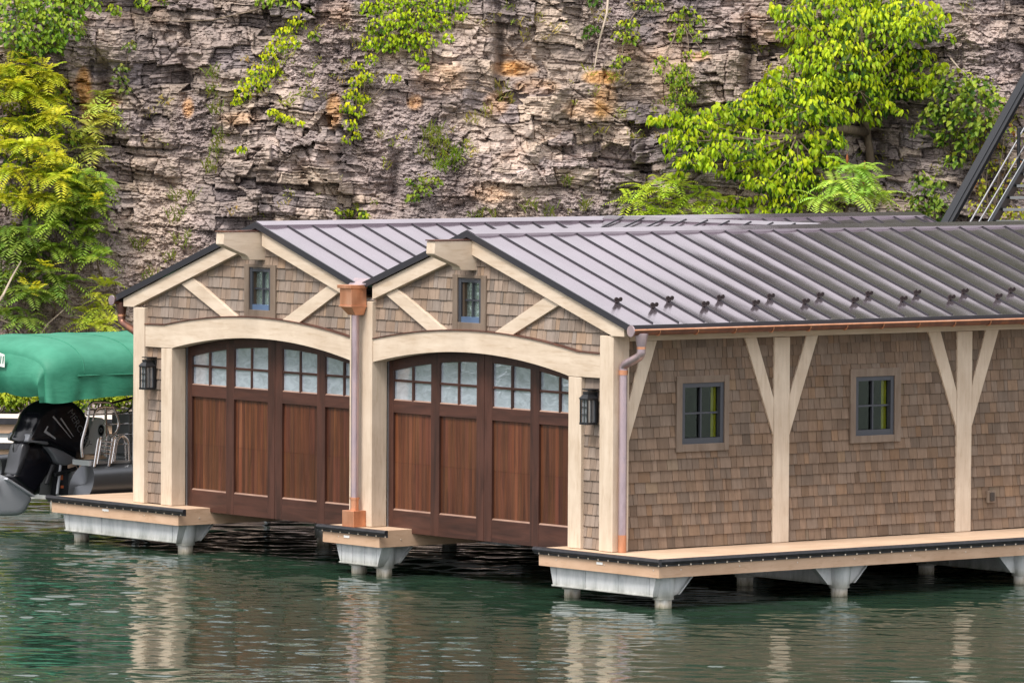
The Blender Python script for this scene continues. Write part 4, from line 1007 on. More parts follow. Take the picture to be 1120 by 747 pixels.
# ------------------------------------------------------------------ green boat-lift canopy
CA = thing('boat_lift_canopy', 'green canvas boat lift canopy with rounded top beside the boathouse', 'canopy', (BX, 3, WZ))
def canopy():
    b = MB(); hw = 1.4; y0, y1 = -.16, 7.0; n = 44; my = 90
    def sect(a):  # a in 0..1 around from left skirt to right skirt -> (x, z, part)
        if a < .2: k = a / .2; return (-hw + .06 * (1 - k) * 0, 1.34 + .31 * k)
        if a > .8: k = (1 - a) / .2; return (hw, 1.34 + .31 * k)
        th = PI * (1 - (a - .2) / .6); return (hw * math.copysign(abs(math.cos(th)) ** .75, math.cos(th)), 1.65 + .52 * abs(math.sin(th)) ** .7)
    G = []
    for j in range(my + 1):
        y = y0 + (y1 - y0) * (j / my) ** 1.5; row = []
        e = max(0, 1 - (y - y0) / .55); en = math.sqrt(max(0, 1 - e * e))    # round the near end
        for i in range(n + 1):
            x, z = sect(i / n); sk = max(0, (1.66 - z) / .32)
            f = 1 - .10 * (1 - en); zz = z if z < 1.65 else 1.65 + (z - 1.65) * (.55 + .45 * en)
            if sk > 0:   # skirt: gathered folds, hem droops at the corner
                x += math.copysign(.05 * sk * math.sin(y * 7 + 1.2 * math.sin(y * 2.1)) + .035 * sk - .03 * sk * sk, x)
                zz -= sk * (.07 * math.exp(-((y - y0 - .1) / .28) ** 2) + .015 * math.sin(y * 4.3)); 
            else: x += math.copysign(.012 * math.sin(y * 9 + z * 14) * max(0, (1.95 - z) / .3), x) if z < 1.95 else 0
            row.append((BX + x * f, y, zz))
        G.append(row)
    V = [p for r in G for p in r]; m = n + 1; Fc = []
    for j in range(my):
        for i in range(n): Fc.append((j * m + i, j * m + i + 1, (j + 1) * m + i + 1, (j + 1) * m + i))
    b.mesh(V, [f[::-1] for f in Fc])
    # near end panel: bulges out a little, its own skirt below
    E = []
    for q in range(7):
        k = q / 6; row = []
        for i in range(n + 1):
            p = G[0][i]; zb = 1.36 + .02 * math.sin(p[0] * 6); cx = BX + (p[0] - BX) * (1 - k * .0)
            row.append((cx, p[1] - .10 * math.sin(PI * min(1, k * 1.0)) - .03 * k * math.sin(p[0] * 9), p[2] + (min(zb, p[2]) - p[2]) * k))
        E.append(row)
    V = [p for r in E for p in r]; Fc = []
    for j in range(6):
        for i in range(n): Fc.append((j * m + i, j * m + i + 1, (j + 1) * m + i + 1, (j + 1) * m + i))
    b.mesh(V, Fc); return b.build('canopy_cover', M['canvas'], CA, smooth=True, angle=60)
cov = canopy()
b = MB()   # raised seams over the ribs, and the welt between top and skirt
def arc_at(y, e):
    f = 1 - .10 * (1 - e); return [(BX + 1.4 * math.copysign(abs(math.cos(a)) ** .75, math.cos(a)) * f * 1.003, y, 1.652 + .52 * abs(math.sin(a)) ** .7 * (.55 + .45 * e)) for a in np.linspace(.02, PI - .02, 26)]
for y in (.42, 1.3, 2.5, 4.0, 5.5): b.tube(arc_at(y, 1 if y > .4 else math.sqrt(1 - (1 - (y + .16) / .55) ** 2)), .009, 5, caps=False)
b.tube([(BX + 1.408 + .012 * math.sin(y * 9 + 23.1), y, 1.655) for y in np.linspace(.3, 6.9, 60)], .010, 5)
b.build('canopy_seam', M['canvas'], cov, smooth=True)
b = MB()
for xx in (-1.33, 1.33):
    for yy in ((1.35, 5.6) if xx > 0 else (3.4, 5.6)): b.box(BX + xx - .035, BX + xx + .035, yy - .035, yy + .035, -2.2, 1.7)
    b.box(BX + xx - .03, BX + xx + .03, .1, 6.8, 1.6, 1.66)
for yy in (.1, 3.5, 6.8): b.box(BX - 1.33, BX + 1.33, yy - .03, yy + .03, 1.61, 1.65)
b.build('lift_frame', M['alu'], CA)
b = MB(); yv = -.30
b.face([(BX + .08, yv, 1.78), (BX + .47, yv, 1.75), (BX + .47, yv, 1.93), (BX + .10, yv, 2.0)])
b.build('logo_patch', M['white'], CA)
b = MB()
for k in range(3): b.face([(BX + .30 + k * .06, yv - .006, 1.80), (BX + .32 + k * .06, yv - .006, 1.80), (BX + .34 + k * .06, yv - .006, 1.91), (BX + .315 + k * .06, yv - .006, 1.91)])
b.build('logo_stroke', M['canvas'], CA)

# ------------------------------------------------------------------ steel stair at the right
ST = thing('steel_stairway', 'black steel stairway with cable rails climbing the cliff behind the roof', 'stairway', (-14.2, 19.2, 0))
def bar(mb, p, q, wx, wz, m=0):
    p, q = Vector(p), Vector(q); d = (q - p).normalized(); sx = Vector((CU.x, CU.y, 0)); sx = (sx - d * sx.dot(d)).normalized(); up = d.cross(sx); up = up if up.z > 0 or True else -up
    c = [(-1, -1), (1, -1), (1, 1), (-1, 1)]
    r0 = [p + sx * a * wx / 2 + up * e * wz / 2 for a, e in c]; r1 = [q + sx * a * wx / 2 + up * e * wz / 2 for a, e in c]; mb.loft([r0, r1], m=m)
def ext(p, q, a, e): p, q = Vector(p), Vector(q); return p + (p - q) * a, q + (q - p) * e
b = MB(); P_, Q_ = ext((-14.50, 18.95, 3.55), (-16.33, 22.45, 5.93), 1.5, .9); bar(b, P_, Q_, .09, .26); n_ = .09
for o in (-.12, .12): bar(b, P_ + Vector((CN.x, CN.y, 0)) * o * .7 + Vector((0, 0, o * .5)), Q_ + Vector((CN.x, CN.y, 0)) * o * .7 + Vector((0, 0, o * .5)), .17, .018)
b.build('guide_beam', M['stairblack'], ST)
A_, B_ = ext((-14.04, 19.53, 3.56), (-14.83, 21.0, 4.46), 2.4, 2.); off = Vector((CU.x, CU.y, 0)) * 1.0
for k, o in enumerate((0, 1)):
    b = MB(); bar(b, A_ + off * o, B_ + off * o, .05, .24); bar(b, A_ + off * o + Vector((-CU.x * .03, -CU.y * .03, .01)), B_ + off * o + Vector((-CU.x * .03, -CU.y * .03, .01)), .012, .25, m=1); b.build('stringer', [M['stairblack'], M['alu']], ST)
L_ = B_ - A_; nst = 26
tr0 = None
for k in range(nst):
    p = A_ + L_ * (k + .5) / nst + off * .5
    if tr0 is None:
        b = MB(); hv = Vector((CU.x, CU.y, 0)) * .47; dv = Vector((CN.x, CN.y, 0)) * .14
        V = [p - hv + dv, p + hv + dv, p + hv - dv, p - hv - dv]; b.hexa([v - Vector((0, 0, .02)) for v in V] + [v + Vector((0, 0, .02)) for v in V])
        tr0 = b.build('tread', M['boatgrey'], ST, origin=p - ST.location)
    else: part_copy(tr0, ST, p - ST.location)
for (p, q) in (((-14.28, 19.23, 3.54), (-15.58, 21.73, 5.16)), ((-14.19, 19.34, 3.54), (-15.42, 21.58, 4.85))):
    b = MB(); p, q = ext(p, q, 1., 1.); b.tube([p, q], .015, 6); b.build('cable_rail', M['steel'], ST)
b = MB()
for p in ((-15.25, 21.2, 4.05), (-15.9, 22.4, 4.8)): b.tube([Vector(p), Vector(p) + Vector((0, 0, 1.0))], .03, 6)
b.tube([(-15.75, 21.7, 5.0), (-15.2, 22.4, 5.02)], .04, 6); b.tube([(-15.3, 21.2, 4.55), (-14.9, 21.7, 4.3)], .018, 6)
b.build('rail_post', M['stairblack'], ST)

# ------------------------------------------------------------------ vegetation
def gcol(c, v=.25, warm=.12):
    k = 1 + rnd(-v, v); w_ = rnd(-warm, warm); return (c[0] * k * (1 + w_), c[1] * k, c[2] * k)
def leaf(mb, p, d, nrm, L, wd, col, curl=.25, fold=.25):
    """broad pointed leaf: base p, axis d, upper side nrm"""
    d = d.normalized(); sx = d.cross(nrm)
    if sx.length < 1e-4: sx = d.orthogonal()
    sx.normalize(); up = sx.cross(d).normalized(); h = wd / 2
    def q(l, s_, cz=0.): return p + d * (L * l) + sx * (h * s_) + up * (abs(s_) * h * fold - curl * L * l * l)
    mid1 = q(.5, 0); a = [p, q(.12, .62), q(.38, 1.), q(.72, .62), q(1, 0)]; b_ = [p, q(.12, -.62), q(.38, -1.), q(.72, -.62), q(1, 0)]
    mb.face([p, a[1], a[2], mid1], col); mb.face([mid1, a[2], a[3], a[4]], col)
    c2 = tuple(x * .93 for x in col); mb.face([b_[2], b_[1], p, mid1], c2); mb.face([b_[4], b_[3], b_[2], mid1], c2)
def rv(s=1.): return Vector((rnd(-s, s), rnd(-s, s), rnd(-s, s)))
UP = Vector((0, 0, 1))
CNv = Vector((CN.x, CN.y, 0)); CUv = Vector((CU.x, CU.y, 0))
def clump_leaves(mb, c, ru, rn, rz, count, L, col, droop=.6, wd=.72, shade=.55, curl=.22, fold=.25):
    """leaves over a cushion of foliage: dense on the upper, outer shell; inner ones a little deeper in colour"""
    for _ in range(count):
        th = rnd(0, 2 * PI); cz = rnd(-.65, 1) ; r = math.sqrt(max(0, 1 - cz * cz)); k = 1 - abs(random.gauss(0, .22))
        k = max(.25, k)
        o = CUv * (ru * r * math.cos(th)) + CNv * (rn * r * math.sin(th)) + UP * (rz * cz); p = c + o * k
        nrm = (CUv * (r * math.cos(th) / ru) + CNv * (r * math.sin(th) / rn) + UP * (cz / rz + .8 / rz) + rv(.4 / rz)).normalized()
        out = (CUv * math.cos(th) + CNv * (math.sin(th) + .5) + rv(.5)); out.z = 0
        d = out.normalized() * (1 - droop) - UP * droop + rv(.25)
        f = (.55 + .45 * k) * (.62 + .5 * (cz + .65) / 1.65)  # crown shading in the colour: inner and lower leaves darker
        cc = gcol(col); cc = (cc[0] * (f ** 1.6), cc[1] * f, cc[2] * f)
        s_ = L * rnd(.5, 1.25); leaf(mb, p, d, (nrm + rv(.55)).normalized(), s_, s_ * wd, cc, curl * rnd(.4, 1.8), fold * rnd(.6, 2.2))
def frond(mb, p, d, L, pairs, lw, col, droop=.5, stem=True):
    """pinnate leaf: arching rachis with leaflet pairs"""
    d = d.normalized(); side = d.cross(UP)
    if side.length < .05: side = CUv.copy()
    side.normalize(); pts = []
    for k in range(pairs + 2):
        t_ = k / (pairs + 1); pts.append(p + d * (L * t_) - UP * (droop * L * t_ * t_))
    for k in range(1, pairs + 2):
        t_ = k / (pairs + 1); ax = (pts[k] - pts[k - 1]).normalized(); sd = (side - ax * side.dot(ax)).normalized(); nn = sd.cross(ax)
        ll = lw * (.55 + .75 * math.sin(PI * min(1, t_ * .85 + .12))) * rnd(.9, 1.1)
        for s_ in (-1, 1):
            dd_ = (sd * s_ * .93 + ax * .38 - UP * .22 + rv(.08)).normalized(); q = pts[k]; c = gcol(col, .14, .08)
            wv = ax * (ll * .14)
            mb.face([q, q + dd_ * ll * .45 + wv, q + dd_ * ll, q + dd_ * ll * .45 - wv], c)
    if stem: mb.tube(pts[::3] + [pts[-1]], .006, 3, (.16, .14, .05), 0, caps=False)
def plant(name, label, cat, root, group=None): return thing(name, label, cat, root, group)
def limb(mb, p, q, r0, r1, sag=.1, n=5):
    p, q = Vector(p), Vector(q); pts = []; side = rv(.08) * (q - p).length
    for i in range(n + 1): t_ = i / n; pts.append(p.lerp(q, t_) + side * math.sin(PI * t_) + UP * (-sag * (q - p).length * math.sin(PI * t_) * .3))
    mb.tube(pts, [r0 + (r1 - r0) * i / n for i in range(n + 1)], 6)

YG = (.47, .56, .012); MG = (.2, .3, .03); DG = (.09, .17, .025); BG = (.60, .64, .012)
# --- the large broad-leaved tree leaning out of the cliff
def big_tree():
    T = plant('tree', 'large bright green broad-leaved tree sprawling from the cliff above the right roof', 'tree', face_pt(955, 175))
    up = [(900, 8, 46), (945, -5, 46), (985, 12, 44), (870, 45, 30), (905, 40, 42), (950, 40, 50), (998, 35, 30), (880, 66, 32), (920, 72, 46), (965, 75, 42), (1000, 62, 24), (985, 92, 28), (945, 100, 30), (905, 100, 34), (1008, 88, 16), (968, 112, 20), (875, 18, 22)]
    low = [(868, 95, 26), (848, 105, 30), (885, 120, 34), (905, 128, 28), (830, 112, 26), (808, 125, 24), (845, 135, 36), (870, 150, 34), (800, 143, 26), (775, 135, 20), (752, 133, 18), (730, 130, 14), (718, 126, 8), (758, 150, 24), (740, 152, 16), (785, 160, 22), (765, 172, 20), (748, 178, 14), (815, 160, 30), (840, 170, 32), (865, 180, 28), (900, 155, 24), (880, 200, 26), (850, 205, 28), (825, 195, 22), (800, 185, 18), (830, 222, 18), (860, 225, 22), (800, 215, 14), (896, 180, 16)]
    tr = MB(); root = face_pt(956, 185, -.1); crown = face_pt(945, 95, .5); arm = face_pt(868, 150, .6)
    tr.tube([root, face_pt(952, 150, .28), face_pt(945, 120, .42), crown, face_pt(940, 30, .6)], [.09, .075, .065, .055, .03], 8)
    tr.tube([face_pt(950, 145, .3), face_pt(915, 140, .5), arm, face_pt(815, 150, .75), face_pt(760, 150, .75)], [.09, .08, .06, .04, .02], 7)
    trunk = tr.build('trunk', M['bark'], T, smooth=True)
    lv = MB(); lb = MB()
    for lst, offn, src in ((up, .62, crown), (low, .66, arm)):
        for (s, t_, r) in lst:
            if random.random() < .06: continue
            r = r * rnd(.68, 1.02); rr = r / 59.5; c = face_pt(s + rnd(-7, 7), t_ + rnd(-6, 6), offn + rnd(-.3, .45)); limb(lb, src.lerp(c, .0), c, .022, .007)
            for _ in range(4):      # loose sprays that break the outline
                a_ = rnd(0, 2 * PI); q = c + CUv * (rr * 1.25 * math.cos(a_)) + UP * (rr * .95 * math.sin(a_)) + CNv * rnd(-.1, .3)
                limb(lb, c, q, .008, .004); clump_leaves(lv, q, rr * .36, rr * .3, rr * .26, 12, .125, YG, .6, .55)
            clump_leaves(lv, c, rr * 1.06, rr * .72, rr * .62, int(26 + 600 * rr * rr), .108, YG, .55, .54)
            clump_leaves(lv, c - CNv * .22, rr * .9, rr * .5, rr * .7, int(170 * rr), .12, DG, .6)  # dark leaves behind each clump paint the shade in its gaps
    lb.build('branches', M['bark'], T, smooth=True); lv.build('crown', M['leaf'], T)
big_tree()
# --- fronded sumacs and other compound-leaved plants
def sumac(label, root, heads, L, pairs, lw, col, tip=None, group='sumacs on the cliff', nf=10, spread=1.):
    T = plant('sumac', label, 'shrub', face_pt(*root)); T['group'] = group
    st = MB(); lv = MB(); r0 = face_pt(root[0], root[1], -.05)
    for (s, t_, off) in heads:
        c = face_pt(s, t_, off); limb(st, face_pt(s + rnd(-6, 6), t_ + rnd(14, 34), 0), c, .022, .008)
        for k in range(nf):
            a = 2 * PI * (k + rnd(-.3, .3)) / nf; el = rnd(-.25, 1.1)
            d = (CUv * math.cos(a) * spread + CNv * (math.sin(a) * .8 + .25) + UP * (el + .2))
            frond(lv, c + rv(.05), d, L * rnd(.75, 1.15), pairs, lw, gcol(col, .28, .15), rnd(.35, .9), stem=False)
        if tip and random.random() < tip[1]:
            for k in range(9): 
                dd_ = (UP * rnd(.2, 1) + CUv * rnd(-1, 1) + CNv * rnd(-.2, .9)); frond(lv, c + UP * .08 + CNv * .2 + rv(.1), dd_, rnd(.22, .42), 6, .075, gcol(tip[0], .2, .04), .4, stem=False)
    st.build('stems', M['bark'], T, smooth=True); lv.build('foliage', M['leaf'], T); return T
YT = (.62, .60, .06)
sumac('feathery sumac with rusty flower spikes just below the large tree, at the roofline', (928, 245), [(910, 200, 1.35), (942, 202, 1.4), (925, 214, 1.45), (896, 218, 1.3), (956, 216, 1.3), (928, 184, 1.3), (940, 188, 1.3)], .66, 12, .13, (.36, .52, .09), None, nf=11)
T_ = bpy.data.objects['sumac']; mb = MB()
for (s, t_) in ((943, 186), (940, 208), (922, 178)):
    p = face_pt(s, t_, 1.35); mb.tube([p, p + UP * .06, p + UP * .12, p + UP * .18], [.01, .026, .022, .005], 7, (.34, .12, .05))
mb.build('flower_spike', M['leaf'], T_)
sumac('pale feathery sumac behind the ridge, left of the large tree', (735, 250), [(722, 200, .5), (740, 202, .6), (706, 206, .5), (762, 212, .6), (785, 218, .6), (690, 220, .5), (705, 222, .4), (725, 212, .45), (745, 225, .5), (770, 225, .45), (715, 235, .5), (700, 238, .5), (760, 238, .5), (790, 236, .5), (735, 236, .5)], .55, 10, .10, (.42, .54, .05), None, nf=10)
lft = [(-6, 95), (-4, 145), (-6, 200), (22, 95), (52, 90), (6, 78), (30, 72), (52, 82), (8, 110), (38, 105), (54, 108), (60, 128), (20, 135), (50, 135), (5, 160), (35, 160), (54, 158), (64, 172), (15, 188), (45, 190), (70, 192), (5, 215), (30, 218), (55, 215)]
sumac('tall yellow-tipped sumac thicket at the left edge, middle of the cliff', (15, 300), [(s, t_, rnd(.7, 1.3)) for s, t_ in lft], .47, 10, .12, (.46, .50, .04), (YT, .7), nf=17)
lf2 = [(95, 208), (75, 190), (102, 205), (92, 190), (112, 200), (80, 205), (100, 218), (106, 225), (85, 235), (100, 245), (70, 225), (95, 260), (80, 275), (60, 245), (110, 278), (60, 270)]
sumac('dark green sumac with layered fronds, left of the bare scree', (70, 330), [(s, t_, rnd(.4, .9)) for s, t_ in lf2], .50, 10, .12, (.26, .37, .05), (YT, .3), nf=18)
lf3 = [(-6, 260), (-4, 320), (22, 268), (10, 250), (35, 255), (5, 280), (30, 285), (55, 295), (12, 310), (40, 318), (62, 322), (10, 340), (35, 345), (75, 305)]
sumac('deep green sumac low at the left edge above the canopy', (20, 362), [(s, t_, rnd(.5, .9)) for s, t_ in lf3], .54, 9, .13, (.18, .27, .045), (YT, .25), nf=16)
sumac('yellow-green feathery sapling between canopy and boathouse gable', (112, 372), [(112, 322, .5), (118, 335, .55), (102, 340, .5), (122, 350, .55), (108, 352, .6), (94, 352, .5), (118, 310, .45)], .5, 9, .10, (.40, .47, .05), None, nf=10)
sumac('slender sapling with long pale leaves beside the orange rock', (104, 200), [(106, 120, .25), (98, 140, .3), (112, 130, .25), (100, 165, .3), (92, 155, .3), (108, 105, .2)], .42, 6, .16, (.46, .50, .10), None, nf=9)

def bush(label, root, clumps, L, col, dens=300, off=.3, group=None, cat='bush', name='bush', droop=.4, dark=DG, wd=.72):
    T = plant(name, label, cat, face_pt(*root), group); lv = MB(); st = MB(); r0 = face_pt(root[0], root[1], -.05)
    for (s, t_, r) in clumps:
        rr = r / 59.5; c = face_pt(s, t_, off + rnd(-.05, .12)); limb(st, r0, c, .014, .005)
        clump_leaves(lv, c, rr, rr * .7, rr * .85, int(10 + dens * rr * rr), L, col, droop, wd)
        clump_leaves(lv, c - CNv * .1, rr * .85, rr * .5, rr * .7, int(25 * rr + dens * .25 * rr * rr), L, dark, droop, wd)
    st.build('stems', M['bark'], T, smooth=True); lv.build('foliage', M['leaf'], T); return T
bush('loose yellow-green undergrowth woven behind the left sumacs', (25, 220), [(5, 90, 26), (35, 95, 24), (60, 110, 20), (15, 125, 26), (45, 140, 24), (72, 150, 16), (8, 165, 26), (35, 180, 24), (60, 190, 20), (15, 215, 26), (45, 225, 22), (75, 235, 18), (10, 260, 24), (40, 275, 22), (20, 310, 24), (55, 310, 18), (85, 210, 16), (98, 245, 12)], .11, (.30, .36, .04), 330, .45)
bush('leafy rounded bush in the top left corner', (20, 70), [(12, 14, 28), (40, 8, 26), (65, 12, 26), (88, 4, 20), (15, 40, 26), (45, 32, 28), (72, 34, 20), (30, 52, 22), (55, 50, 16)], .10, (.30, .40, .03), 620, .55)
bush('rounded green bush on the cliff beside the black stair beam', (1045, 170), [(1022, 98, 15), (1045, 92, 24), (1070, 98, 20), (1040, 115, 26), (1065, 118, 26), (1086, 110, 12), (1020, 128, 16), (1010, 142, 13), (1050, 140, 24), (1075, 140, 18), (1058, 160, 15), (1045, 175, 12), (1040, 152, 14)], .115, (.32, .40, .04), 420, .5)
bush('low scrambling bush at the foot of the black stair beam', (1020, 245), [(1008, 198, 14), (1022, 205, 14), (1012, 220, 18), (1030, 222, 14), (1002, 232, 16), (1025, 236, 14), (985, 238, 10)], .10, (.26, .34, .04), 420, .3)
bush('yellowing vine tangle under the steel stairway', (1085, 240), [(1070, 150, 12), (1085, 165, 14), (1075, 180, 14), (1095, 185, 14), (1065, 205, 14), (1085, 210, 16), (1105, 205, 12), (1070, 228, 14), (1095, 232, 14), (1110, 235, 12), (1110, 150, 12), (1098, 140, 10), (1112, 180, 10)], .085, (.42, .40, .03), 420, .25, dark=(.22, .10, .03))
VG = 'vines hanging on the cliff'
bush('bright yellow-green creeper patch in a diagonal strip, upper left of the cliff', (300, 60), [(322, 25, 13), (310, 38, 14), (318, 48, 10), (300, 52, 13), (292, 66, 13), (300, 78, 9), (282, 80, 14), (272, 92, 13), (264, 102, 10), (288, 92, 9), (258, 110, 6)], .066, BG, 1150, .12, VG, 'vine', 'vine', .7)
bush('broad bright creeper spilling from the top of the cliff', (450, 5), [(405, 10, 14), (425, 5, 18), (450, 0, 20), (478, 6, 20), (500, 2, 14), (412, 30, 15), (435, 25, 20), (458, 22, 20), (480, 26, 14), (402, 48, 12), (420, 48, 16), (442, 45, 17), (462, 46, 14), (405, 65, 8), (458, 62, 10), (462, 74, 6), (488, 42, 8), (502, 18, 8)], .07, (.48, .58, .012), 1150, .18, VG, 'vine', 'vine', .65)
bush('narrow hanging creeper strand below the broad one, left of centre', (386, 130), [(390, 72, 7), (398, 84, 9), (388, 90, 10), (384, 104, 11), (396, 108, 9), (378, 118, 9), (390, 122, 10), (382, 136, 9), (388, 148, 7), (376, 152, 6), (425, 86, 7), (432, 84, 5)], .064, BG, 1200, .12, VG, 'vine', 'vine', .7)
bush('dense column of creeper covering a rock rib, left of the large tree', (742, 100), [(742, 76, 11), (736, 86, 12), (750, 86, 11), (742, 98, 14), (736, 110, 12), (752, 106, 11), (742, 120, 12), (735, 128, 9), (752, 124, 9)], .058, (.34, .42, .03), 1600, .16, VG, 'vine', 'vine', .75)
bush('small bright creeper with trailing stems at the top right of centre', (745, 20), [(740, 20, 9), (752, 12, 9), (762, 22, 9), (748, 32, 10), (738, 40, 8), (765, 40, 8), (752, 60, 7), (722, 66, 8), (718, 76, 6), (770, 58, 5)], .064, (.40, .48, .025), 1000, .12, VG, 'vine', 'vine', .6)
bush('wispy yellow-green shrublet near the root hanging from the cliff top', (684, 30), [(682, 30, 12), (690, 42, 10), (676, 40, 8), (680, 62, 8), (672, 70, 6), (700, 4, 12), (716, 6, 9), (690, 26, 8)], .075, (.42, .48, .03), 600, .12, VG, 'vine', 'vine', .5)
bush('small creeper cluster on a rock ledge under the upper left creeper', (308, 130), [(298, 122, 6), (308, 128, 7), (318, 130, 6), (330, 134, 4), (264, 162, 6)], .08, BG, 900, .1, VG, 'vine', 'vine', .6)
bush('fringe of leaves overhanging the cliff top, between the two left creepers', (310, 0), [(285, 2, 9), (300, 0, 10), (318, 5, 7), (340, 38, 6), (336, 10, 5), (150, 4, 10), (175, 0, 8), (120, 10, 9)], .085, (.36, .44, .025), 700, .12, VG, 'vine', 'vine', .6)
bush('tiny dark green tuft on the rock beside the hanging root', (648, 30), [(645, 32, 8), (640, 40, 5), (648, 2, 8)], .08, (.11, .2, .02), 900, .12, VG, 'vine', 'vine', .5)
def tuft(label, root, spots, H, col, group='grass tufts on the ledges', n=46):
    T = plant('grass_tuft', label, 'grass tuft', face_pt(*root), group); b = MB()
    for (s, t_, k) in spots:
        c = face_pt(s, t_, .02)
        for _ in range(int(n * k)):
            p = c + CUv * rnd(-.2, .2) * k + UP * rnd(-.2, .12) * k + CNv * rnd(-.02, .05); d = (UP * rnd(.5, 1.1) + CNv * rnd(.1, .8) + CUv * rnd(-.6, .6)).normalized(); L = H * rnd(.4, 1.1); sd = d.cross(rv()).normalized() * .010
            q = p + d * L * .6; e = p + d * L - UP * L * rnd(.1, .4); b.face([p - sd, p + sd, q + sd * .8, e, q - sd * .8], gcol(col, .3, .2))
    b.build('blades', M['leaf'], T, kind='stuff')
tuft('grassy yellow-green tuft on the central scree slope', (475, 160), [(470, 150, .9), (480, 160, 1), (462, 168, .7), (476, 142, .5)], .3, (.25, .30, .05))
tuft('grass clump with broad blades lower on the central scree', (490, 180), [(488, 176, 1.1), (496, 172, .9), (480, 184, .6)], .32, (.20, .30, .03))
tuft('sparse grass streak running up the small left gully', (235, 150), [(232, 100, .7), (236, 120, .6), (240, 150, .8), (235, 165, .7), (228, 182, .7), (230, 80, .6)], .26, (.24, .28, .06))
tuft('thin grass on the grey rock above the left gable', (195, 250), [(192, 235, .8), (200, 262, .8), (150, 268, .7), (210, 215, .6), (165, 300, .7), (185, 282, .5), (190, 215, .6)], .28, (.22, .26, .06))
tuft('dry pale grass by the rust coloured ledge right of centre', (545, 105), [(543, 98, .8), (552, 108, .7), (530, 122, .6), (515, 130, .6)], .25, (.34, .32, .10))
tuft('grass sprouting along the base of the rock above the middle ridge', (600, 235), [(600, 232, .7), (580, 225, .6), (520, 236, .6), (540, 234, .4), (640, 225, .5), (618, 200, .5)], .26, (.22, .26, .06))
bush('leafy yellow-green weed on the lower central scree', (458, 210), [(455, 198, 10), (462, 208, 9), (452, 215, 7), (475, 198, 8)], .08, (.27, .34, .03), 700, .12, 'weeds on the scree', 'weed', 'weed', .4)
bush('low bright weed peeking over the left ridge', (385, 238), [(378, 234, 8), (390, 232, 10), (398, 236, 7), (366, 230, 5)], .08, (.33, .40, .02), 700, .12, 'weeds on the scree', 'weed', 'weed', .4)
bush('small weed on the bare rock left of the upper creeper strip', (128, 85), [(130, 75, 8), (128, 88, 9), (134, 98, 6), (138, 50, 8)], .08, (.24, .28, .05), 500, .1, 'weeds on the scree', 'weed', 'weed', .4)
def ledge_grass():
    b = MB(); rr = random.Random(21); nn = 0
    while nn < 230:
        s_, t_ = rr.uniform(-10, 1130), rr.uniform(2, 245); 
        if math.sin(s_ * .021 + 1.3 * math.sin(t_ * .03)) + math.sin(t_ * .045 + s_ * .013) < .35: continue
        nn += 1; c = face_pt(s_, t_, .0); k = rr.uniform(.35, 1.1); col = rr.choice(((.34, .38, .06), (.42, .42, .09), (.26, .33, .05), (.46, .40, .16)))
        for _ in range(int(13 * k)):
            p = c + CUv * rnd(-.12, .12) * k + UP * rnd(-.1, .08) * k; d = (UP * rnd(.3, 1.) + CNv * rnd(.1, .8) + CUv * rnd(-.7, .7)).normalized(); L = .2 * k * rnd(.4, 1.1); sd = d.cross(rv()).normalized() * .008
            q = p + d * L * .6; e = p + d * L - UP * L * rnd(.1, .5); b.face([p - sd, p + sd, q + sd, e, q - sd], gcol(col, .3, .2))
    b.build('ledge_grass', M['leaf'], kind='stuff'); o = bpy.data.objects['ledge_grass']; tag(o, 'sparse weeds and dry grass growing all over the cliff ledges', 'grass')
ledge_grass()
def twig(label, pts, r, grp='bare twigs on the cliff', m='paletwig'):
    b = MB(); b.tube([face_pt(s, t_, o) for s, t_, o in pts], [r * (1 - .6 * i / (len(pts) - 1)) for i in range(len(pts))], 6)
    o = b.build('twig', M[m]); tag(o, label, 'twig', grp); return o
M['paletwig'] = mat('bleached_wood', (.42, .34, .27), .8)[0]
twig('pale crooked root hanging down from the cliff top', [(664, -6, .15), (662, 15, .18), (658, 30, .15), (654, 45, .18), (651, 62, .12), (649, 74, .1)], .025)
twig('bare grey stick leaning among the left sumacs', [(0, 335, 1.2), (12, 318, 1.2), (20, 300, 1.25), (30, 282, 1.2)], .03)
twig('short bleached stick above the round bush at right', [(1041, 64, .2), (1050, 76, .3), (1058, 82, .2)], .018)
twig('slanting pale branch below the left sumacs', [(50, 362, .9), (58, 350, .9), (72, 338, .9), (80, 330, .9)], .018)
twig('thin fallen branch behind the canopy', [(8, 345, 1.), (24, 352, 1.), (34, 366, 1.)], .022)

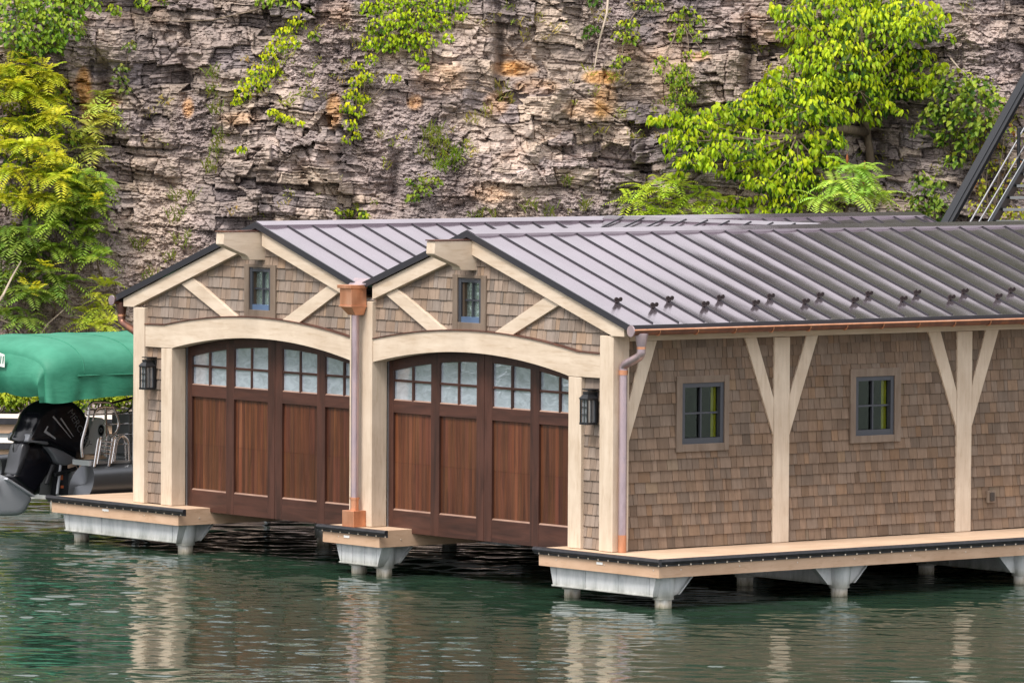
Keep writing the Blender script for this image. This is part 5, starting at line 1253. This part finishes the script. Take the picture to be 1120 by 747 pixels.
# shore bushes and rocks behind the boat
def shore_bush(label, u, n, z, w_, h, col, grp='low bushes along the shore'):
    c = site(u, n, z); T = plant('shore_bush', label, 'bush', c, grp); lv = MB(); st = MB()
    for k in range(7):
        q = c + CUv * rnd(-w_, w_) * .7 + CNv * rnd(-.2, .2) + UP * (h * rnd(.35, .75)); limb(st, c, q, .012, .004)
        clump_leaves(lv, q, w_ * .42, .3, h * .42, 80, .075, col, .35); clump_leaves(lv, q - CNv * .08, w_ * .36, .2, h * .36, 30, .07, DG, .4)
    st.build('stems', M['bark'], T); lv.build('foliage', M['leaf'], T)
SB = [(10, 'lime green shore bush at the far left edge, above the docks'), (38, 'lime green shore bush between the left edge and the outboard'), (66, 'lime green shore bush directly above the outboard cowling'), (92, 'lime green shore bush right of the outboard cowling'), (117, 'lime green shore bush behind the white canopy post'), (145, 'lime green shore bush partly hidden by the boathouse corner')]
for s, lab in SB: shore_bush(lab, su(s) * 1.0, 2.75 + rnd(-.15, .1), -.28, .36, .52 + rnd(-.06, .1), (.36, .40, .02))
def rock(label, u, n, z, sx, sy, sz_, seed):
    b = MB(); rr = random.Random(seed); V = []; nu, nv = 14, 9
    for i in range(nv + 1):
        th = PI * i / nv
        for k in range(nu):
            ph = 2 * PI * k / nu; r = 1 + .28 * math.sin(3 * ph + seed) * math.sin(th) + rr.uniform(-.14, .14)
            V.append(site(u, n, z) + CUv * (sx * r * math.sin(th) * math.cos(ph)) + CNv * (sy * r * math.sin(th) * math.sin(ph)) + UP * (sz_ * r * math.cos(th)))
    Fc = [(i * nu + k, i * nu + (k + 1) % nu, (i + 1) * nu + (k + 1) % nu, (i + 1) * nu + k) for i in range(nv) for k in range(nu)]
    b.mesh(V, [f[::-1] for f in Fc]); o = b.build('rock', M['boulder'], origin=tuple(site(u, n, z))); tag(o, label, 'rock', 'rocks along the shore'); return o
rock('flat pale boulder at the waterline, left of the outboard cowling', su(52), 3.2, -.42, .48, .4, .26, 1)
rock('dark low rock at the waterline near the left edge', su(22), 3.1, -.48, .42, .4, .22, 2)
rock('small brown rock at the far left waterline', su(2), 3.1, -.46, .3, .35, .22, 3)
rock('brown rock at the waterline behind the outboard', su(80), 3.2, -.45, .34, .4, .26, 4)
rock('rounded rock on the shore behind the boat railing', su(104), 3.0, -.42, .36, .35, .28, 5)
rock('rock on the shore next to the boathouse corner', su(132), 3.1, -.42, .36, .35, .26, 6)
